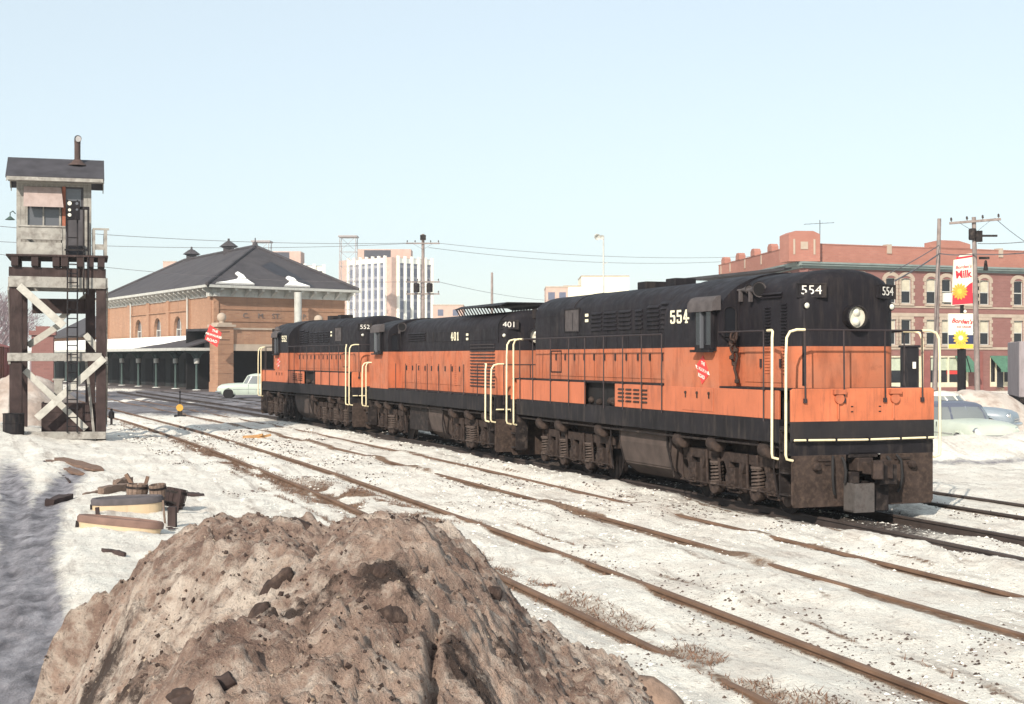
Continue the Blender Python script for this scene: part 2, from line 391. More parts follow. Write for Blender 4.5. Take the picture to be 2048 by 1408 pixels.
def build_ground():
    rs = [3.2]
    while rs[-1] < 42: rs.append(rs[-1] * 1.0065)
    while rs[-1] < 150: rs.append(rs[-1] * 1.0105)
    while rs[-1] < 5200: rs.append(rs[-1] * 1.16)
    an = np.concatenate([np.linspace(-84, -23, 40)[:-1], np.linspace(-23, 23, 500), np.linspace(23, 84, 40)[1:]])
    rs = np.array(rs); A, Rr = np.meshgrid(np.radians(an), rs)
    X = Rr * np.sin(A); Y = Rr * np.cos(A)
    z, dirt, oil, asp, ice = terrain(X, Y, True)
    n, m = X.shape
    me = bpy.data.meshes.new('ground')
    idx = np.arange(n*m).reshape(n, m)
    f = np.stack([idx[:-1,:-1], idx[:-1,1:], idx[1:,1:], idx[1:,:-1]], -1).reshape(-1, 4)
    me.vertices.add(n*m); me.vertices.foreach_set('co', np.stack([X, Y, z], -1).reshape(-1).astype(np.float32))
    me.loops.add(f.size); me.loops.foreach_set('vertex_index', f.reshape(-1).astype(np.int32))
    me.polygons.add(len(f)); me.polygons.foreach_set('loop_start', np.arange(0, f.size, 4, dtype=np.int32))
    me.polygons.foreach_set('loop_total', np.full(len(f), 4, np.int32))
    me.update(); me.validate()
    for nm, a in (('dirt', dirt), ('oil', oil), ('asphalt', asp), ('ice', ice), ('lateral', np.clip(QL(X, Y), -60, 60))):
        at = me.attributes.new(nm, 'FLOAT', 'POINT'); at.data.foreach_set('value', a.reshape(-1).astype(np.float32))
    me.polygons.foreach_set('use_smooth', np.ones(len(f), bool))
    N = NT('old_snow_and_cinders')
    fine = N.noise(9, 8, 0.7); mid = N.noise(1.1, 6, 0.6); grain = N.noise(45, 4, 0.7)
    snow = N.mix(N.ramp(mid, 0.40, 0.68), (0.88, 0.85, 0.775), (0.70, 0.645, 0.58))
    snow = N.mix(N.ramp(fine, 0.545, 0.66, 0, 0.7), snow, (0.45, 0.385, 0.34))
    cbx = N.n('ShaderNodeCombineXYZ'); sp_ = N.n('ShaderNodeSeparateXYZ'); N.l(N.co, sp_.inputs[0]); N.l(N.attr('lateral'), cbx.inputs[0]); N.l(N.math('MULTIPLY', sp_.outputs[1], 0.10), cbx.inputs[1])
    snow = N.mix(N.ramp(N.noise(2.6, 8, 0.7, cbx.outputs[0]), 0.53, 0.68, 0, 0.75), snow, (0.30, 0.24, 0.205))
    snow = N.mix(N.ramp(grain, 0.58, 0.74, 0, 0.5), snow, (0.33, 0.27, 0.23))
    snow = N.mix(N.ramp(N.noise(16, 8, 0.8), 0.585, 0.66, 0, 0.85), snow, (0.24, 0.185, 0.155))
    brk = N.noise(5, 8, 0.75)
    def msk(nm, lo, hi):
        a = N.attr(nm)
        return N.ramp(N.math('ADD', a, N.math('MULTIPLY', N.math('SUBTRACT', brk, 0.5), 1.1)), lo, hi)
    ds = N.mix(N.ramp(N.noise(14, 6, 0.7), 0.35, 0.68), (0.13, 0.078, 0.050), (0.32, 0.215, 0.145))
    ic = N.mix(N.ramp(N.noise(2.2, 6, 0.65, sc=(1.6, 0.6, 1)), 0.35, 0.68), (0.10, 0.090, 0.100), (0.40, 0.38, 0.41))
    ol = N.mix(N.ramp(N.noise(18, 6, 0.75), 0.4, 0.72), (0.028, 0.023, 0.022), (0.19, 0.155, 0.135))
    ap = N.mix(N.ramp(N.noise(0.35, 6, 0.65, sc=(0.6, 2.2, 1)), 0.40, 0.66), (0.085, 0.078, 0.088), (0.26, 0.245, 0.26))
    mi = msk('ice', 0.22, 0.62)
    c = N.mix(mi, snow, ic)
    c = N.mix(msk('asphalt', 0.35, 0.65), c, ap)
    c = N.mix(msk('dirt', 0.38, 0.72), c, ds)
    c = N.mix(msk('oil', 0.38, 0.70), c, ol)
    N.base(c)
    N.rough(N.mix(mi, (0.75,)*3, (0.55,)*3))
    N.b.inputs['Specular IOR Level'].default_value = 0.25
    h = N.math('ADD', N.math('MULTIPLY', N.noise(3.2, 8, 0.72), 0.30), N.math('ADD', N.math('MULTIPLY', N.noise(11, 6, 0.75), 0.45), N.math('MULTIPLY', N.noise(30, 5, 0.7), 0.36)))
    N.bump(h, 1.0, 0.11)
    me.materials.append(N.m)
    o = bpy.data.objects.new('snowy_ground', me); COL.objects.link(o)
    o['kind'] = 'structure'; o['label'] = 'old dirty snow, wet road and cinder ground of the rail yard'
    return o
build_ground()

# ------------------------------------------------------------------ tracks
RAILP = [(-0.065, -0.17), (0.065, -0.17), (0.065, -0.158), (0.012, -0.142), (0.011, -0.045), (0.036, -0.036), (0.036, -0.003), (0.030, 0.0), (-0.030, 0.0), (-0.036, -0.003), (-0.036, -0.036), (-0.011, -0.045), (-0.012, -0.142), (-0.065, -0.158)]
def build_track(off, y0, y1, mat, label, dz=0.0):
    t = thing('railway_track', (0, 0, 0), 0, label, 'railway track', 'parallel yard tracks')
    for s in (-1, 1):
        m = MB(); secs = []
        ys = np.concatenate([np.arange(y0, min(70, y1), 1.5), np.arange(70, y1 + 1, 6)]) if y1 > 70 else np.arange(y0, y1 + .1, 1.5)
        for Y in ys:
            x = XQ(off + s * 0.74, Y)
            w = 0.006 * math.sin(Y * 0.35 + s)
            sl = (XQ(off, Y + .5) - XQ(off, Y - .5)); L = math.hypot(1, sl); rx, ry = 1 / L, -sl / L
            secs.append([(x + u * rx * 1.15, Y + u * ry, v + w + dz) for u, v in RAILP])
        m.loft(secs, True, True, True)
        m.build('rail', mat, t, smooth=35)
    # sleepers, where their tops show through
    tie = MB().box(-1.3, 1.3, -0.11, 0.11, -0.26, -0.115).mesh('sleeper', M_GRIME_D)
    for k in range(int((min(y1, 62) - y0) / 0.58)):
        Y = y0 + k * 0.58; X = XQ(off, Y)
        sl = (XQ(off, Y + .5) - XQ(off, Y - .5))
        if float(terrain(X, Y)) < -0.09:
            inst('sleeper', tie, t, T(X, Y, dz, math.atan(-sl)))
    return t
build_track(TRK[0], 9.0, 120, M_RAILSTEEL, 'rusty yard track nearest the dirty snow heap, dead grass along it')
build_track(TRK[1], 9.0, 120, M_RAILSTEEL, 'half buried track between the rusty near track and the locomotives', -0.018)
build_track(TRK[2], 9.0, 120, M_RAILDARK, 'dark oily track that carries the orange and black locomotives')
build_track(TRK[3], 9.0, 120, M_RAILDARK, 'farthest snowy track, running behind the locomotives at right', -0.01)

# ------------------------------------------------------------------ the big heap of ploughed snow and dirt
PC = np.array([(-5.0,-0.5),(-4.2,-0.45),(-3.75,-0.15),(-3.48,0.30),(-3.22,0.93),(-2.9,1.13),(-2.55,1.40),(-2.19,1.63),(-2.02,1.68),(-1.75,1.66),(-1.49,1.63),(-1.33,1.55),(-1.17,1.61),(-0.93,1.66),(-0.54,1.60),(-0.33,1.48),(-0.084,1.235),(0.09,1.02),(0.44,0.78),(0.83,0.56),(1.11,0.36),(1.42,0.14),(1.75,-0.08),(2.4,-0.5)])
def heap(X, Y):
    X = np.asarray(X, float); Y = np.asarray(Y, float)
    Xs = X + (Y - 10) * (Y < 10) * np.where(X < -0.8, 0.41 * sst(-0.8, -2.4, X), -0.05)
    zc = np.interp(Xs, PC[:,0], PC[:,1])
    zs = (zc + np.interp(Xs - .18, PC[:,0], PC[:,1]) + np.interp(Xs + .18, PC[:,0], PC[:,1])) / 3
    u = Y - 10.0
    k = sst(0.2, 1.4, u); kf = sst(-0.3, -1.5, u)
    zc = zc + (zs - zc) * np.maximum(k, kf)
    back = np.where(u > 0, 0.06 * u + 0.75 * np.maximum(u - 0.35, 0), 0)
    fr = np.where(u < 0, 0.10 * -u + 0.030 * u * u, 0)
    z = zc - back - fr
    # a gully between the back ridge and the front hump
    g = np.exp(-((Y - (8.9 - 0.55 * (X + 2.2))) / 0.42) ** 2) * sst(-0.9, -1.6, X) * sst(-3.9, -3.0, X)
    z = z - 0.20 * g
    z = z + 0.16 * np.exp(-((X + 0.55) ** 2 + (Y - 8.6) ** 2) / 0.55)
    Xl = -0.3186 * Y + 0.06 + 0.25 * (fbm(Y*1.3, Y*0 + 2, 141, 3) - 0.5)
    lf = np.where(Y < 10.3, np.clip((X - Xl + 0.30) / 0.75, 0, 1) ** 0.7, 1.0)
    z = z * lf - 0.12 * (1 - lf)
    a = sst(-0.1, 0.5, z)
    n1 = fbm(X*1.1, Y*1.1, 5, 3) - 0.5
    n2 = 1 - np.abs(2 * fbm(X*2.6, Y*2.6, 15, 4) - 1)
    n3 = fbm(X*8, Y*8, 25, 4) - 0.5
    n4 = fbm(X*26, Y*26, 35, 3) - 0.5
    dz = 0.30 * n1 + 0.13 * (n2 - 0.7) + 0.19 * n3 + 0.115 * n4
    cr = np.exp(-(u / 0.5) ** 2)
    z = z + a * dz * (1 - 0.30 * cr)
    # the split in the front face
    xc = -0.40 + 0.05 * np.sin(Y * 3) + 0.06 * (fbm(Y*4, Y*0, 45, 2) - .5)
    z = z - 0.16 * np.exp(-((X - xc) / 0.035) ** 2) * sst(6.6, 7.0, Y) * sst(8.4, 8.0, Y)
    return z
def build_heap():
    xs = np.arange(-4.9, 2.2, 0.021); ys = np.concatenate([np.arange(2.6, 5.8, 0.05), np.arange(5.8, 10.9, 0.020), np.arange(10.9, 13.2, 0.06)])
    X, Y = np.meshgrid(xs, ys); Z = heap(X, Y)
    gz = terrain(X, Y)
    keep = Z > gz - 0.12
    n, m = X.shape; idx = np.arange(n*m).reshape(n, m)
    f = np.stack([idx[:-1,:-1], idx[:-1,1:], idx[1:,1:], idx[1:,:-1]], -1).reshape(-1, 4)
    kk = keep.reshape(-1); f = f[kk[f].all(1)]
    used = np.unique(f); mp = -np.ones(n*m, int); mp[used] = np.arange(len(used)); f = mp[f]
    co = np.stack([X, Y, Z], -1).reshape(-1, 3)[used]
    org = np.array([-1.2, 9.0, 0.0]); co = co - org
    me = bpy.data.meshes.new('snow_heap')
    me.vertices.add(len(co)); me.vertices.foreach_set('co', co.reshape(-1).astype(np.float32))
    me.loops.add(f.size); me.loops.foreach_set('vertex_index', f.reshape(-1).astype(np.int32))
    me.polygons.add(len(f)); me.polygons.foreach_set('loop_start', np.arange(0, f.size, 4, dtype=np.int32))
    me.polygons.foreach_set('loop_total', np.full(len(f), 4, np.int32))
    me.update(); me.validate()
    me.polygons.foreach_set('use_smooth', np.ones(len(f), bool))
    Xu = co[:,0] + org[0]; Yu = co[:,1] + org[1]
    wh = np.exp(-((Yu - (9.0 - 0.50 * (Xu + 2.2))) / 0.45) ** 2) * sst(-0.9, -1.5, Xu) * 0.9
    wh = np.maximum(wh, 0.55 * sst(0.15, 0.8, Xu) )
    wh = np.maximum(wh, 0.55 * sst(9.4, 10.1, Yu) * sst(-1.8, -0.6, Xu))
    wh = np.maximum(wh, 0.6 * np.exp(-((Xu + 3.4)/0.5)**2) * (0.5 + 0.5*sst(8, 6.5, Yu)))
    dk = np.zeros_like(Xu)
    for bx, by, br, ba in ((-2.75, 9.3, .33, .7), (-3.1, 9.0, .3, .6), (-1.25, 8.2, .35, .55), (-0.72, 8.3, .22, .9), (0.0, 8.6, .16, .6), (-0.55, 9.2, .12, .7), (-2.3, 8.3, .35, .5), (-0.25, 8.0, .25, .6)):
        dk = np.maximum(dk, ba * np.exp(-((Xu - bx) ** 2 + (Yu - by) ** 2) / (br * br)))
    for nm, a in (('white', wh), ('dark', dk)):
        at = me.attributes.new(nm, 'FLOAT', 'POINT'); at.data.foreach_set('value', a.astype(np.float32))
    N = NT('ploughed_snow_and_dirt')
    n1 = N.noise(1.6, 8, 0.68); n2 = N.noise(7.0, 8, 0.72); n3 = N.noise(28, 6, 0.75); n4 = N.noise(70, 4, 0.7)
    c = N.mix(N.ramp(n1, 0.38, 0.66), (0.215, 0.138, 0.110), (0.52, 0.375, 0.30))
    wm = N.math('ADD', N.math('MULTIPLY', N.attr('white'), 0.13), N.math('ADD', N.math('MULTIPLY', n2, 0.90), N.math('MULTIPLY', n1, 0.32)))
    c = N.mix(N.ramp(wm, 0.60, 0.78), c, (0.70, 0.595, 0.51))
    c = N.mix(N.ramp(N.noise(11, 8, 0.78), 0.54, 0.66, 0, 0.75), c, (0.16, 0.10, 0.078))
    c = N.mix(N.ramp(n3, 0.54, 0.66, 0, 0.8), c, (0.085, 0.056, 0.043))
    c = N.mix(N.ramp(n4, 0.57, 0.68, 0, 0.65), c, (0.56, 0.46, 0.36))
    dm = N.math('ADD', N.math('MULTIPLY', N.attr('dark'), 0.5), N.math('MULTIPLY', N.noise(4.5, 8, 0.75), 0.8))
    c = N.mix(N.ramp(dm, 0.54, 0.66, 0, 0.95), c, (0.055, 0.036, 0.030))
    N.base(c); N.rough(0.85)
    N.bump(N.math('ADD', N.math('ADD', n3, N.math('MULTIPLY', n2, 1.5)), N.math('MULTIPLY', n4, 0.5)), 0.9, 0.045)
    me.materials.append(N.m)
    o = bpy.data.objects.new('snow_heap', me); COL.objects.link(o); o.location = org
    tag(o, 'big foreground heap of ploughed snow crusted with brown dirt', 'snow heap')
    return o
HEAP = build_heap()
def hit(px, py, fn=heap, d0=4.0, d1=16.0):
    d = np.linspace(d0, d1, 1600)
    z = CAMZ - (py - HOR) / F * d; X = (px - 1024) / F * d
    s = np.where(z < fn(X, d))[0]
    i = s[0] if len(s) else len(d) - 1
    return Vector((X[i], d[i], z[i]))
def lump(name, r, mat, seed, squash=(1,1,1), sub=3, amp=0.35, fq=2.2):
    bm = bmesh.new(); bmesh.ops.create_icosphere(bm, subdivisions=sub, radius=1)
    q = random.Random(seed); ox, oy = q.random() * 50, q.random() * 50
    for v in bm.verts:
        c = v.co.copy()
        k = 1 + amp * (float(fbm(c.x*fq + ox + c.z, c.y*fq + oy - c.z*0.7, seed, 3)) - 0.5) * 2
        v.co = Vector((c.x*squash[0], c.y*squash[1], c.z*squash[2])) * (r * k)
    me = bpy.data.meshes.new(name); bm.to_mesh(me); bm.free(); me.materials.append(mat)
    for p in me.polygons: p.use_smooth = True
    return me
M_CLOD = mk('frozen_dirt', (0.050, 0.033, 0.028), 0.95, var=0.45, vs=12, col2=(0.13, 0.09, 0.07), amt=(0.5, 0.75), c2s=16, bump=0.8, bs=40, bd=0.02)
M_ICEC = mk('dirty_ice', (0.36, 0.285, 0.22), 0.7, var=0.25, vs=14, col2=(0.25, 0.18, 0.13), amt=(0.45, 0.7), c2s=9, bump=0.7, bs=40, bd=0.02)
def chunk(px, py, r, sq, rot, label, mat=M_CLOD, seed=1, sink=0.3):
    p = hit(px, py)
    o = inst('dirt_chunk', lump('dirt_chunk', r, mat, seed, sq))
    o.location = p - Vector((0, 0, r * sq[2] * (sink + 0.22))); o.rotation_euler = rot
    tag(o, label, 'dirt chunk', 'frozen chunks on the snow heap')
chunk(556, 1170, 0.13, (0.75, 0.5, 1.25), (0.2, 0.45, 0.2), 'tall dark frozen chunk sticking out of the middle of the heap', seed=3, sink=0.1)
chunk(520, 1218, 0.10, (0.6, 0.6, 1.1), (0.1, 0.5, 0.6), 'dark chunk directly below the tallest chunk on the heap', seed=4)
chunk(783, 1225, 0.10, (1.0, 0.8, 0.8), (0, 0.2, 0.3), 'wide dark clod under the right summit of the heap', seed=5)
chunk(985, 1180, 0.07, (1.0, 0.8, 0.9), (0, 0, 0.6), 'dark clod near the right shoulder of the heap', seed=6)
chunk(765, 1135, 0.06, (1.0, 0.8, 0.9), (0, 0.3, 0.9), 'small dark clod just under the right summit of the heap', seed=8)
chunk(1310, 1385, 0.17, (1.3, 0.8, 0.75), (0, 0.5, -0.6), 'rounded brown lump at the right foot of the heap, cut by the picture edge', mat=mk('brown_lump', (0.24, 0.165, 0.125), 0.9, var=0.3, vs=9, bump=0.6, bs=40, bd=0.02), seed=9)
chunk(372, 1382, 0.07, (1.3, 0.8, 0.6), (0, 0, 0.3), 'flat dark clod left of the half buried log', seed=10)
chunk(610, 1050, 0.09, (1.5, 0.8, 0.6), (0, 0.5, 0), 'brown lump in the saddle between the two summits of the heap', seed=11)
# half buried log
p0 = hit(352, 1420); p1 = hit(466, 1362)
lg = MB(); pts = [p0.lerp(p1, k / 6) + Vector((0, 0, 0.02 + 0.012 * math.sin(k * 2.1))) - (p0 + p1) / 2 for k in range(7)]
lg.tube(pts, [0.05, 0.052, 0.048, 0.05, 0.046, 0.044, 0.04], 10)
o = lg.build('log', mk('dark_bark', (0.055, 0.038, 0.034), 0.9, var=0.4, vs=14, bump=0.6, bs=30), smooth=50); o.location = (p0 + p1) / 2
tag(o, 'dark log half buried in the near slope of the dirty heap', 'log')
# clods and ice crumbs
def crumbs(name, n, mat, seed, r0, r1, label):
    q = random.Random(seed); m = MB()
    for k in range(n):
        x = q.uniform(-3.6, 1.5); y = q.uniform(5.6, 10.4); z = float(heap(x, y))
        if z < 0.1 or float(fbm(x*2.2, y*2.2, 77, 3)) < q.uniform(0.42, 0.62): continue
        r = r0 + (r1 - r0) * q.random() ** 3
        base = [(1,0,0),(0,1,0),(-1,0,0),(0,-1,0),(0,0,1),(0,0,-1)]
        a = q.random() * 6; s = [q.uniform(.6, 1.3) for _ in range(6)]
        vs = [Vector((x, y, z)) - Vector((-1.2, 9.0, 0)) + Matrix.Rotation(a, 3, 'Z') @ Matrix.Rotation(a*2, 3, 'X') @ (Vector(b) * r * s[i]) for i, b in enumerate(base)]
        m.add(vs, [(0,1,4),(1,2,4),(2,3,4),(3,0,4),(1,0,5),(2,1,5),(3,2,5),(0,3,5)])
    o = m.build(name, mat, HEAP); o['kind'] = 'stuff'; o['label'] = label
crumbs('dirt_crumbs', 9000, M_CLOD, 3, 0.004, 0.024, 'dark frozen dirt crumbs')
crumbs('ice_crumbs', 2500, M_ICEC, 4, 0.004, 0.016, 'pale ice crumbs')

# dead grass along the first track, one mass
def dead_grass():
    q = np.random.default_rng(5); n = 90000
    Y = 11 + 52 * q.random(n) ** 1.5; qq = q.normal(-0.5, 0.9, n)
    X = C1(Y) + qq / KQ
    z, dirt, oil, asp, ice = terrain(X, Y, True)
    ok = (dirt > 0.38) & (np.abs(np.abs(qq) - 0.74) > 0.07); X, Y, z = X[ok][:14000], Y[ok][:14000], z[ok][:14000]
    n = len(X); h = 0.02 + 0.06 * q.random(n) ** 3; a = q.random(n) * 6.28; w = 0.006 + 0.004 * q.random(n); le = q.normal(0, 0.05, (n, 2))
    m = MB()
    for i in range(n):
        dx, dy = math.cos(a[i]) * w[i], math.sin(a[i]) * w[i]
        m.add([(X[i]-dx, Y[i]-dy, z[i]-.01), (X[i]+dx, Y[i]+dy, z[i]-.01), (X[i]+le[i,0], Y[i]+le[i,1], z[i]+h[i])], [(0,1,2)])
    me = bpy.data.meshes.new('dead_grass'); me.from_pydata(m.v, [], m.f); me.materials.append(mk('dead_grass_straw', (0.17, 0.10, 0.068), 0.9, var=0.4, vs=5))
    o = inst('dead_grass', me); o['kind'] = 'stuff'; o['label'] = 'dead brown grass poking through snow along the near track'
dead_grass()
def scatter(name, n, mat, seed, r0, r1, label, thr, flat):
    q = np.random.default_rng(seed)
    Y = 11 + 45 * q.random(n) ** 1.8; qq = q.uniform(-2.6, 10.5, n); X = C1(Y) + qq / KQ
    cl = fbm(X*0.9, Y*0.45, 400 + seed, 4); dens = thr[0] + (thr[1] - thr[0]) * q.random(n)
    dr = np.min(np.stack([np.abs(np.abs(qq - t) - 0.74) for t in TRK]), 0)
    ok = (cl > dens) & (dr > 0.07); X, Y = X[ok], Y[ok]; z = terrain(X, Y); n = len(X)
    r = (r0 + (r1 - r0) * q.random(n) ** 3) * (0.7 + Y / 30)
    base = np.array([(1,0,0),(0,1,0),(-1,0,0),(0,-1,0),(0,0,1),(0,0,-1)], float) * np.array([1, 1, flat])
    fc = np.array([(0,1,4),(1,2,4),(2,3,4),(3,0,4),(1,0,5),(2,1,5),(3,2,5),(0,3,5)])
    V = base[None] * q.uniform(0.55, 1.35, (n, 6, 1)) * r[:, None, None]
    a = q.random(n) * 6.28; c, s = np.cos(a)[:, None], np.sin(a)[:, None]
    V = np.stack([V[..., 0]*c - V[..., 1]*s, V[..., 0]*s + V[..., 1]*c, V[..., 2]], -1) + np.stack([X, Y, z], -1)[:, None]
    Fc = (fc[None] + 6 * np.arange(n)[:, None, None]).reshape(-1, 3)
    me = bpy.data.meshes.new(name); me.from_pydata(V.reshape(-1, 3).tolist(), [], Fc.tolist()); me.materials.append(mat)
    o = inst(name, me); o['kind'] = 'stuff'; o['label'] = label
scatter('snow_lumps', 30000, mk('crusted_snow', (.74, .71, .65), .85, var=.15, vs=3), 11, .006, .030, 'loose crusty snow lumps scattered between the tracks', (.42, .66), .45)
scatter('cinders', 36000, mk('cinder', (.085, .06, .05), .95, var=.5, vs=4), 12, .005, .024, 'dark cinders and bark bits scattered over the snow', (.50, .64), .7)
# ------------------------------------------------------------------ locomotives
HW, HH = 1.465, 1.02
SILL0, SILL1 = 1.30, 1.71
def hood_sec(y, hw, zb, zs, zt, n=16, p=2.3):
    pts = [(-hw, y, zb), (-hw, y, (zb + zs) / 2), (-hw, y, zs)]
    for k in range(1, n):
        a = math.pi * (1 - k / n); c, s_ = math.cos(a), math.sin(a)
        pts.append((hw * math.copysign(abs(c) ** (2/p), c), y, zs + (zt - zs) * abs(s_) ** (2/p)))
    return pts + [(hw, y, zs), (hw, y, (zb + zs) / 2), (hw, y, zb)]
def hood_body(y0, y1, r0, r1, zb, zs, zt, hw=HH):
    secs = []
    if r0:
        for k in range(8):
            a = R(90) * k / 7
            e = r0 * (1 - math.sin(a)); secs.append(hood_sec(y0 + r0 * (1 - math.cos(a)), hw - e, zb, zs - e * .5, zt - e * .75))
    else: secs.append(hood_sec(y0, hw, zb, zs, zt))
    if r1:
        for k in range(7, -1, -1):
            a = R(90) * k / 7
            e = r1 * (1 - math.sin(a)); secs.append(hood_sec(y1 - r1 * (1 - math.cos(a)), hw - e, zb, zs - e * .5, zt - e * .75))
    else: secs.append(hood_sec(y1, hw, zb, zs, zt))
    return MB().loft(secs)

M_REFL = mk('bright_reflector', (.62, .58, .48), .35, var=.1, vs=20)
M_LETTER = mk('board_figures', (.66, .63, .58), .6)
# shared running gear meshes
def _wheel():
    return MB().lathe([(0.0, -0.07), (0.17, -0.07), (0.19, -0.035), (0.40, -0.035), (0.43, -0.065), (0.50, -0.065), (0.505, 0.05), (0.535, 0.075), (0.0, 0.075)], (0,0,0), (-1,0,0), 28).mesh('wheel', M_GRIME_D, 40)
def _spring():
    m = MB(); pts = []
    for k in range(6 * 10 + 1):
        a = 2 * math.pi * k / 10; pts.append((0.115 * math.cos(a), 0.115 * math.sin(a), 0.40 * k / 60))
    m.tube(pts, 0.024, 5)
    m.cyl((0,0,-0.02), (0,0,0.015), 0.15, 0.15, 12).cyl((0,0,0.39), (0,0,0.43), 0.15, 0.15, 12)
    m.cyl((0,0,0), (0,0,0.4), 0.05, 0.05, 8)
    return m.mesh('coil_spring', M_SPRING, 50)
def _journal():
    m = MB().box(-0.10, 0.06, -0.16, 0.16, -0.20, 0.20).cyl((-0.15,0,0), (-0.09,0,0), 0.12, 0.14, 14).box(-0.13, -0.10, -0.12, 0.12, -0.15, -0.10)
    for a in range(6):
        m.cyl((-0.165, .085*math.cos(a*1.047), .085*math.sin(a*1.047)), (-0.14, .085*math.cos(a*1.047), .085*math.sin(a*1.047)), .014, n=6)
    return m.mesh('journal_box', M_GRIME, 40, 0.015)
def _pad():
    return MB().prism([(-.20,.12),(-.20,.0),(-.13,-.10),(0,-.14),(.13,-.10),(.20,0),(.20,.12)], 'yz', -0.09, 0.09).mesh('spring_seat', M_GRIME, 40, 0.012)
def _brakecyl():
    return MB().lathe([(0,0),(0.10,0.0),(0.155,0.04),(0.165,0.10),(0.165,0.30),(0.14,0.36),(0,0.37)], (0,0,0), (0,1,0), 16).mesh('brake_cylinder', M_GRIME, 40)
ME = dict(wheel=_wheel(), spring=_spring(), journal=_journal(), pad=_pad(), brake=_brakecyl())

def truck(root, yc, axles, springs, half):
    t = MB()
    fx = 1.08
    for s in (-1, 1):
        x0, x1 = s * (fx - 0.06), s * (fx + 0.06)
        lo = min(x0, x1); hi = max(x0, x1)
        t.box(lo, hi, -half, half, 0.80, 1.00)
        for a in axles:
            for e in (-0.235, 0.235):
                t.box(lo, hi, a + e - 0.055, a + e + 0.055, 0.24, 0.82)
            t.box(lo + .01, hi - .01, a - 0.24, a + 0.24, 0.22, 0.26)
            t.prism([(a-.42,.82),(a-.29,.60),(a-.29,.82)], 'yz', lo, hi); t.prism([(a+.42,.82),(a+.29,.82),(a+.29,.60)], 'yz', lo, hi)
        for p in springs:
            t.box(lo - .02, hi + .02, p - .2, p + .2, 0.78, 0.86)
        # brake rigging: hangers and pull rods
        for a in axles:
            for e in (-0.56, 0.56):
                if abs(a + e) < half: t.beam((s*(fx+.10), a + e, 1.0), (s*(fx+.06), a + e*.96, 0.30), 0.05, 0.05)
        t.tube([(s*(fx+.12), -half*.95, 0.36), (s*(fx+.12), half*.95, 0.33)], 0.02, 6)
    t.box(-fx, fx, -half, -half + .14, 0.72, 0.96).box(-fx, fx, half - .14, half, 0.72, 0.96)
    t.box(-0.9, 0.9, -0.5, 0.5, 0.75, 1.28)
    tf = t.build('truck_frame', M_GRIME, root, T(0, yc, 0), bevel=0.012)
    for a in axles:
        for s in (-1, 1):
            inst('wheel', ME['wheel'], tf, T(s * 0.76, a, 0.505, 0 if s < 0 else math.pi))
            inst('journal_box', ME['journal'], tf, T(s * 1.12, a, 0.505, 0 if s < 0 else math.pi))
        MB().cyl((-0.75, a, 0.505), (0.75, a, 0.505), 0.09, n=12).build('axle', M_GRIME_D, tf, smooth=40)
    for p in springs:
        for s in (-1, 1):
            inst('coil_spring', ME['spring'], tf, T(s * (fx + .035), p, 0.36))
            inst('spring_seat', ME['pad'], tf, T(s * (fx + .03), p, 0.28))
    return tf

def grab(y, sgn_y, z_top, z_bot, side, run):
    """yellow corner handrail: starts on the rail, bends over and drops beside the steps"""
    x = side * (HW + 0.085)
    return x, y, z_top, z_bot, run

def slab_digits(s, h, mat):
    """slab serif figures: fat condensed digits drawn as polygons"""
    G = {'5': [[(0,1),(.62,1),(.62,.84),(.2,.84),(.2,.62),(0,.5)],[(0,.64),(.62,.64),(.72,.5),(.72,.14),(.58,0),(.12,0),(0,.12),(0,.3),(.2,.3),(.2,.15),(.46,.15),(.5,.2),(.5,.46),(.46,.5),(0,.5)]],
         '4': [[(.5,0),(.5,1),(.3,1),(0,.42),(0,.27),(.8,.27),(.8,.42),(.2,.42),(.32,.66),(.32,.0)],[(.22,0),(.62,0),(.62,.12),(.22,.12)]],
         '0': [[(0,.15),(.15,0),(.22,0),(.22,1),(.15,1),(0,.85)],[(.7,.15),(.55,0),(.48,0),(.48,1),(.55,1),(.7,.85)],[(.2,0),(.5,0),(.5,.13),(.2,.13)],[(.2,.87),(.5,.87),(.5,1),(.2,1)]],
         '1': [[(.22,0),(.48,0),(.48,1),(.3,1),(.08,.82),(.08,.7),(.22,.76)],[(.08,0),(.62,0),(.62,.12),(.08,.12)]],
         '2': [[(0,0),(.7,0),(.7,.16),(.26,.16),(.7,.55),(.7,.85),(.56,1),(.12,1),(0,.86),(0,.68),(.2,.68),(.2,.84),(.48,.84),(.48,.6),(0,.15)]]}
    m = MB(); x = 0
    for c in s:
        for k, poly in enumerate(G[c]):
            m.prism([((x + u) * h, (v - .5) * h) for u, v in poly], 'xy', 0.0 + k*.001, 0.004 + k*.001)
        x += 0.95
    w = (x - 0.2) * h / 2
    me = m.mesh('number_lettering', mat)
    if '0' in s:
        pass
    for v in me.vertices: v.co.x = (v.co.x - w) * 1.15
    return me

def number_board(root, x, y, z, rz, num, W=0.50, H=0.235, D=0.16):
    M = T(x, y, z, rz)
    b = MB().box(-W/2, W/2, -0.03, D, -H/2, H/2).box(-W/2-.015, W/2+.015, -0.045, -0.02, H/2-.02, H/2+.015).box(-W/2-.015, W/2+.015, -0.045, -0.02, -H/2-.015, -H/2+.02) \
        .box(-W/2-.015, -W/2+.02, -0.045, -0.02, -H/2, H/2).box(W/2-.02, W/2+.015, -0.045, -0.02, -H/2, H/2).build('number_board', M_BLACK, root, M, bevel=0.006)
    me = text_mesh(num, 0.225, 0.003, 0.0, M_LETTER, 1.12)
    inst('number_lettering', me, b, frame((0, -0.036, 0), (1,0,0), (0,0,1), (0,-1,0)))

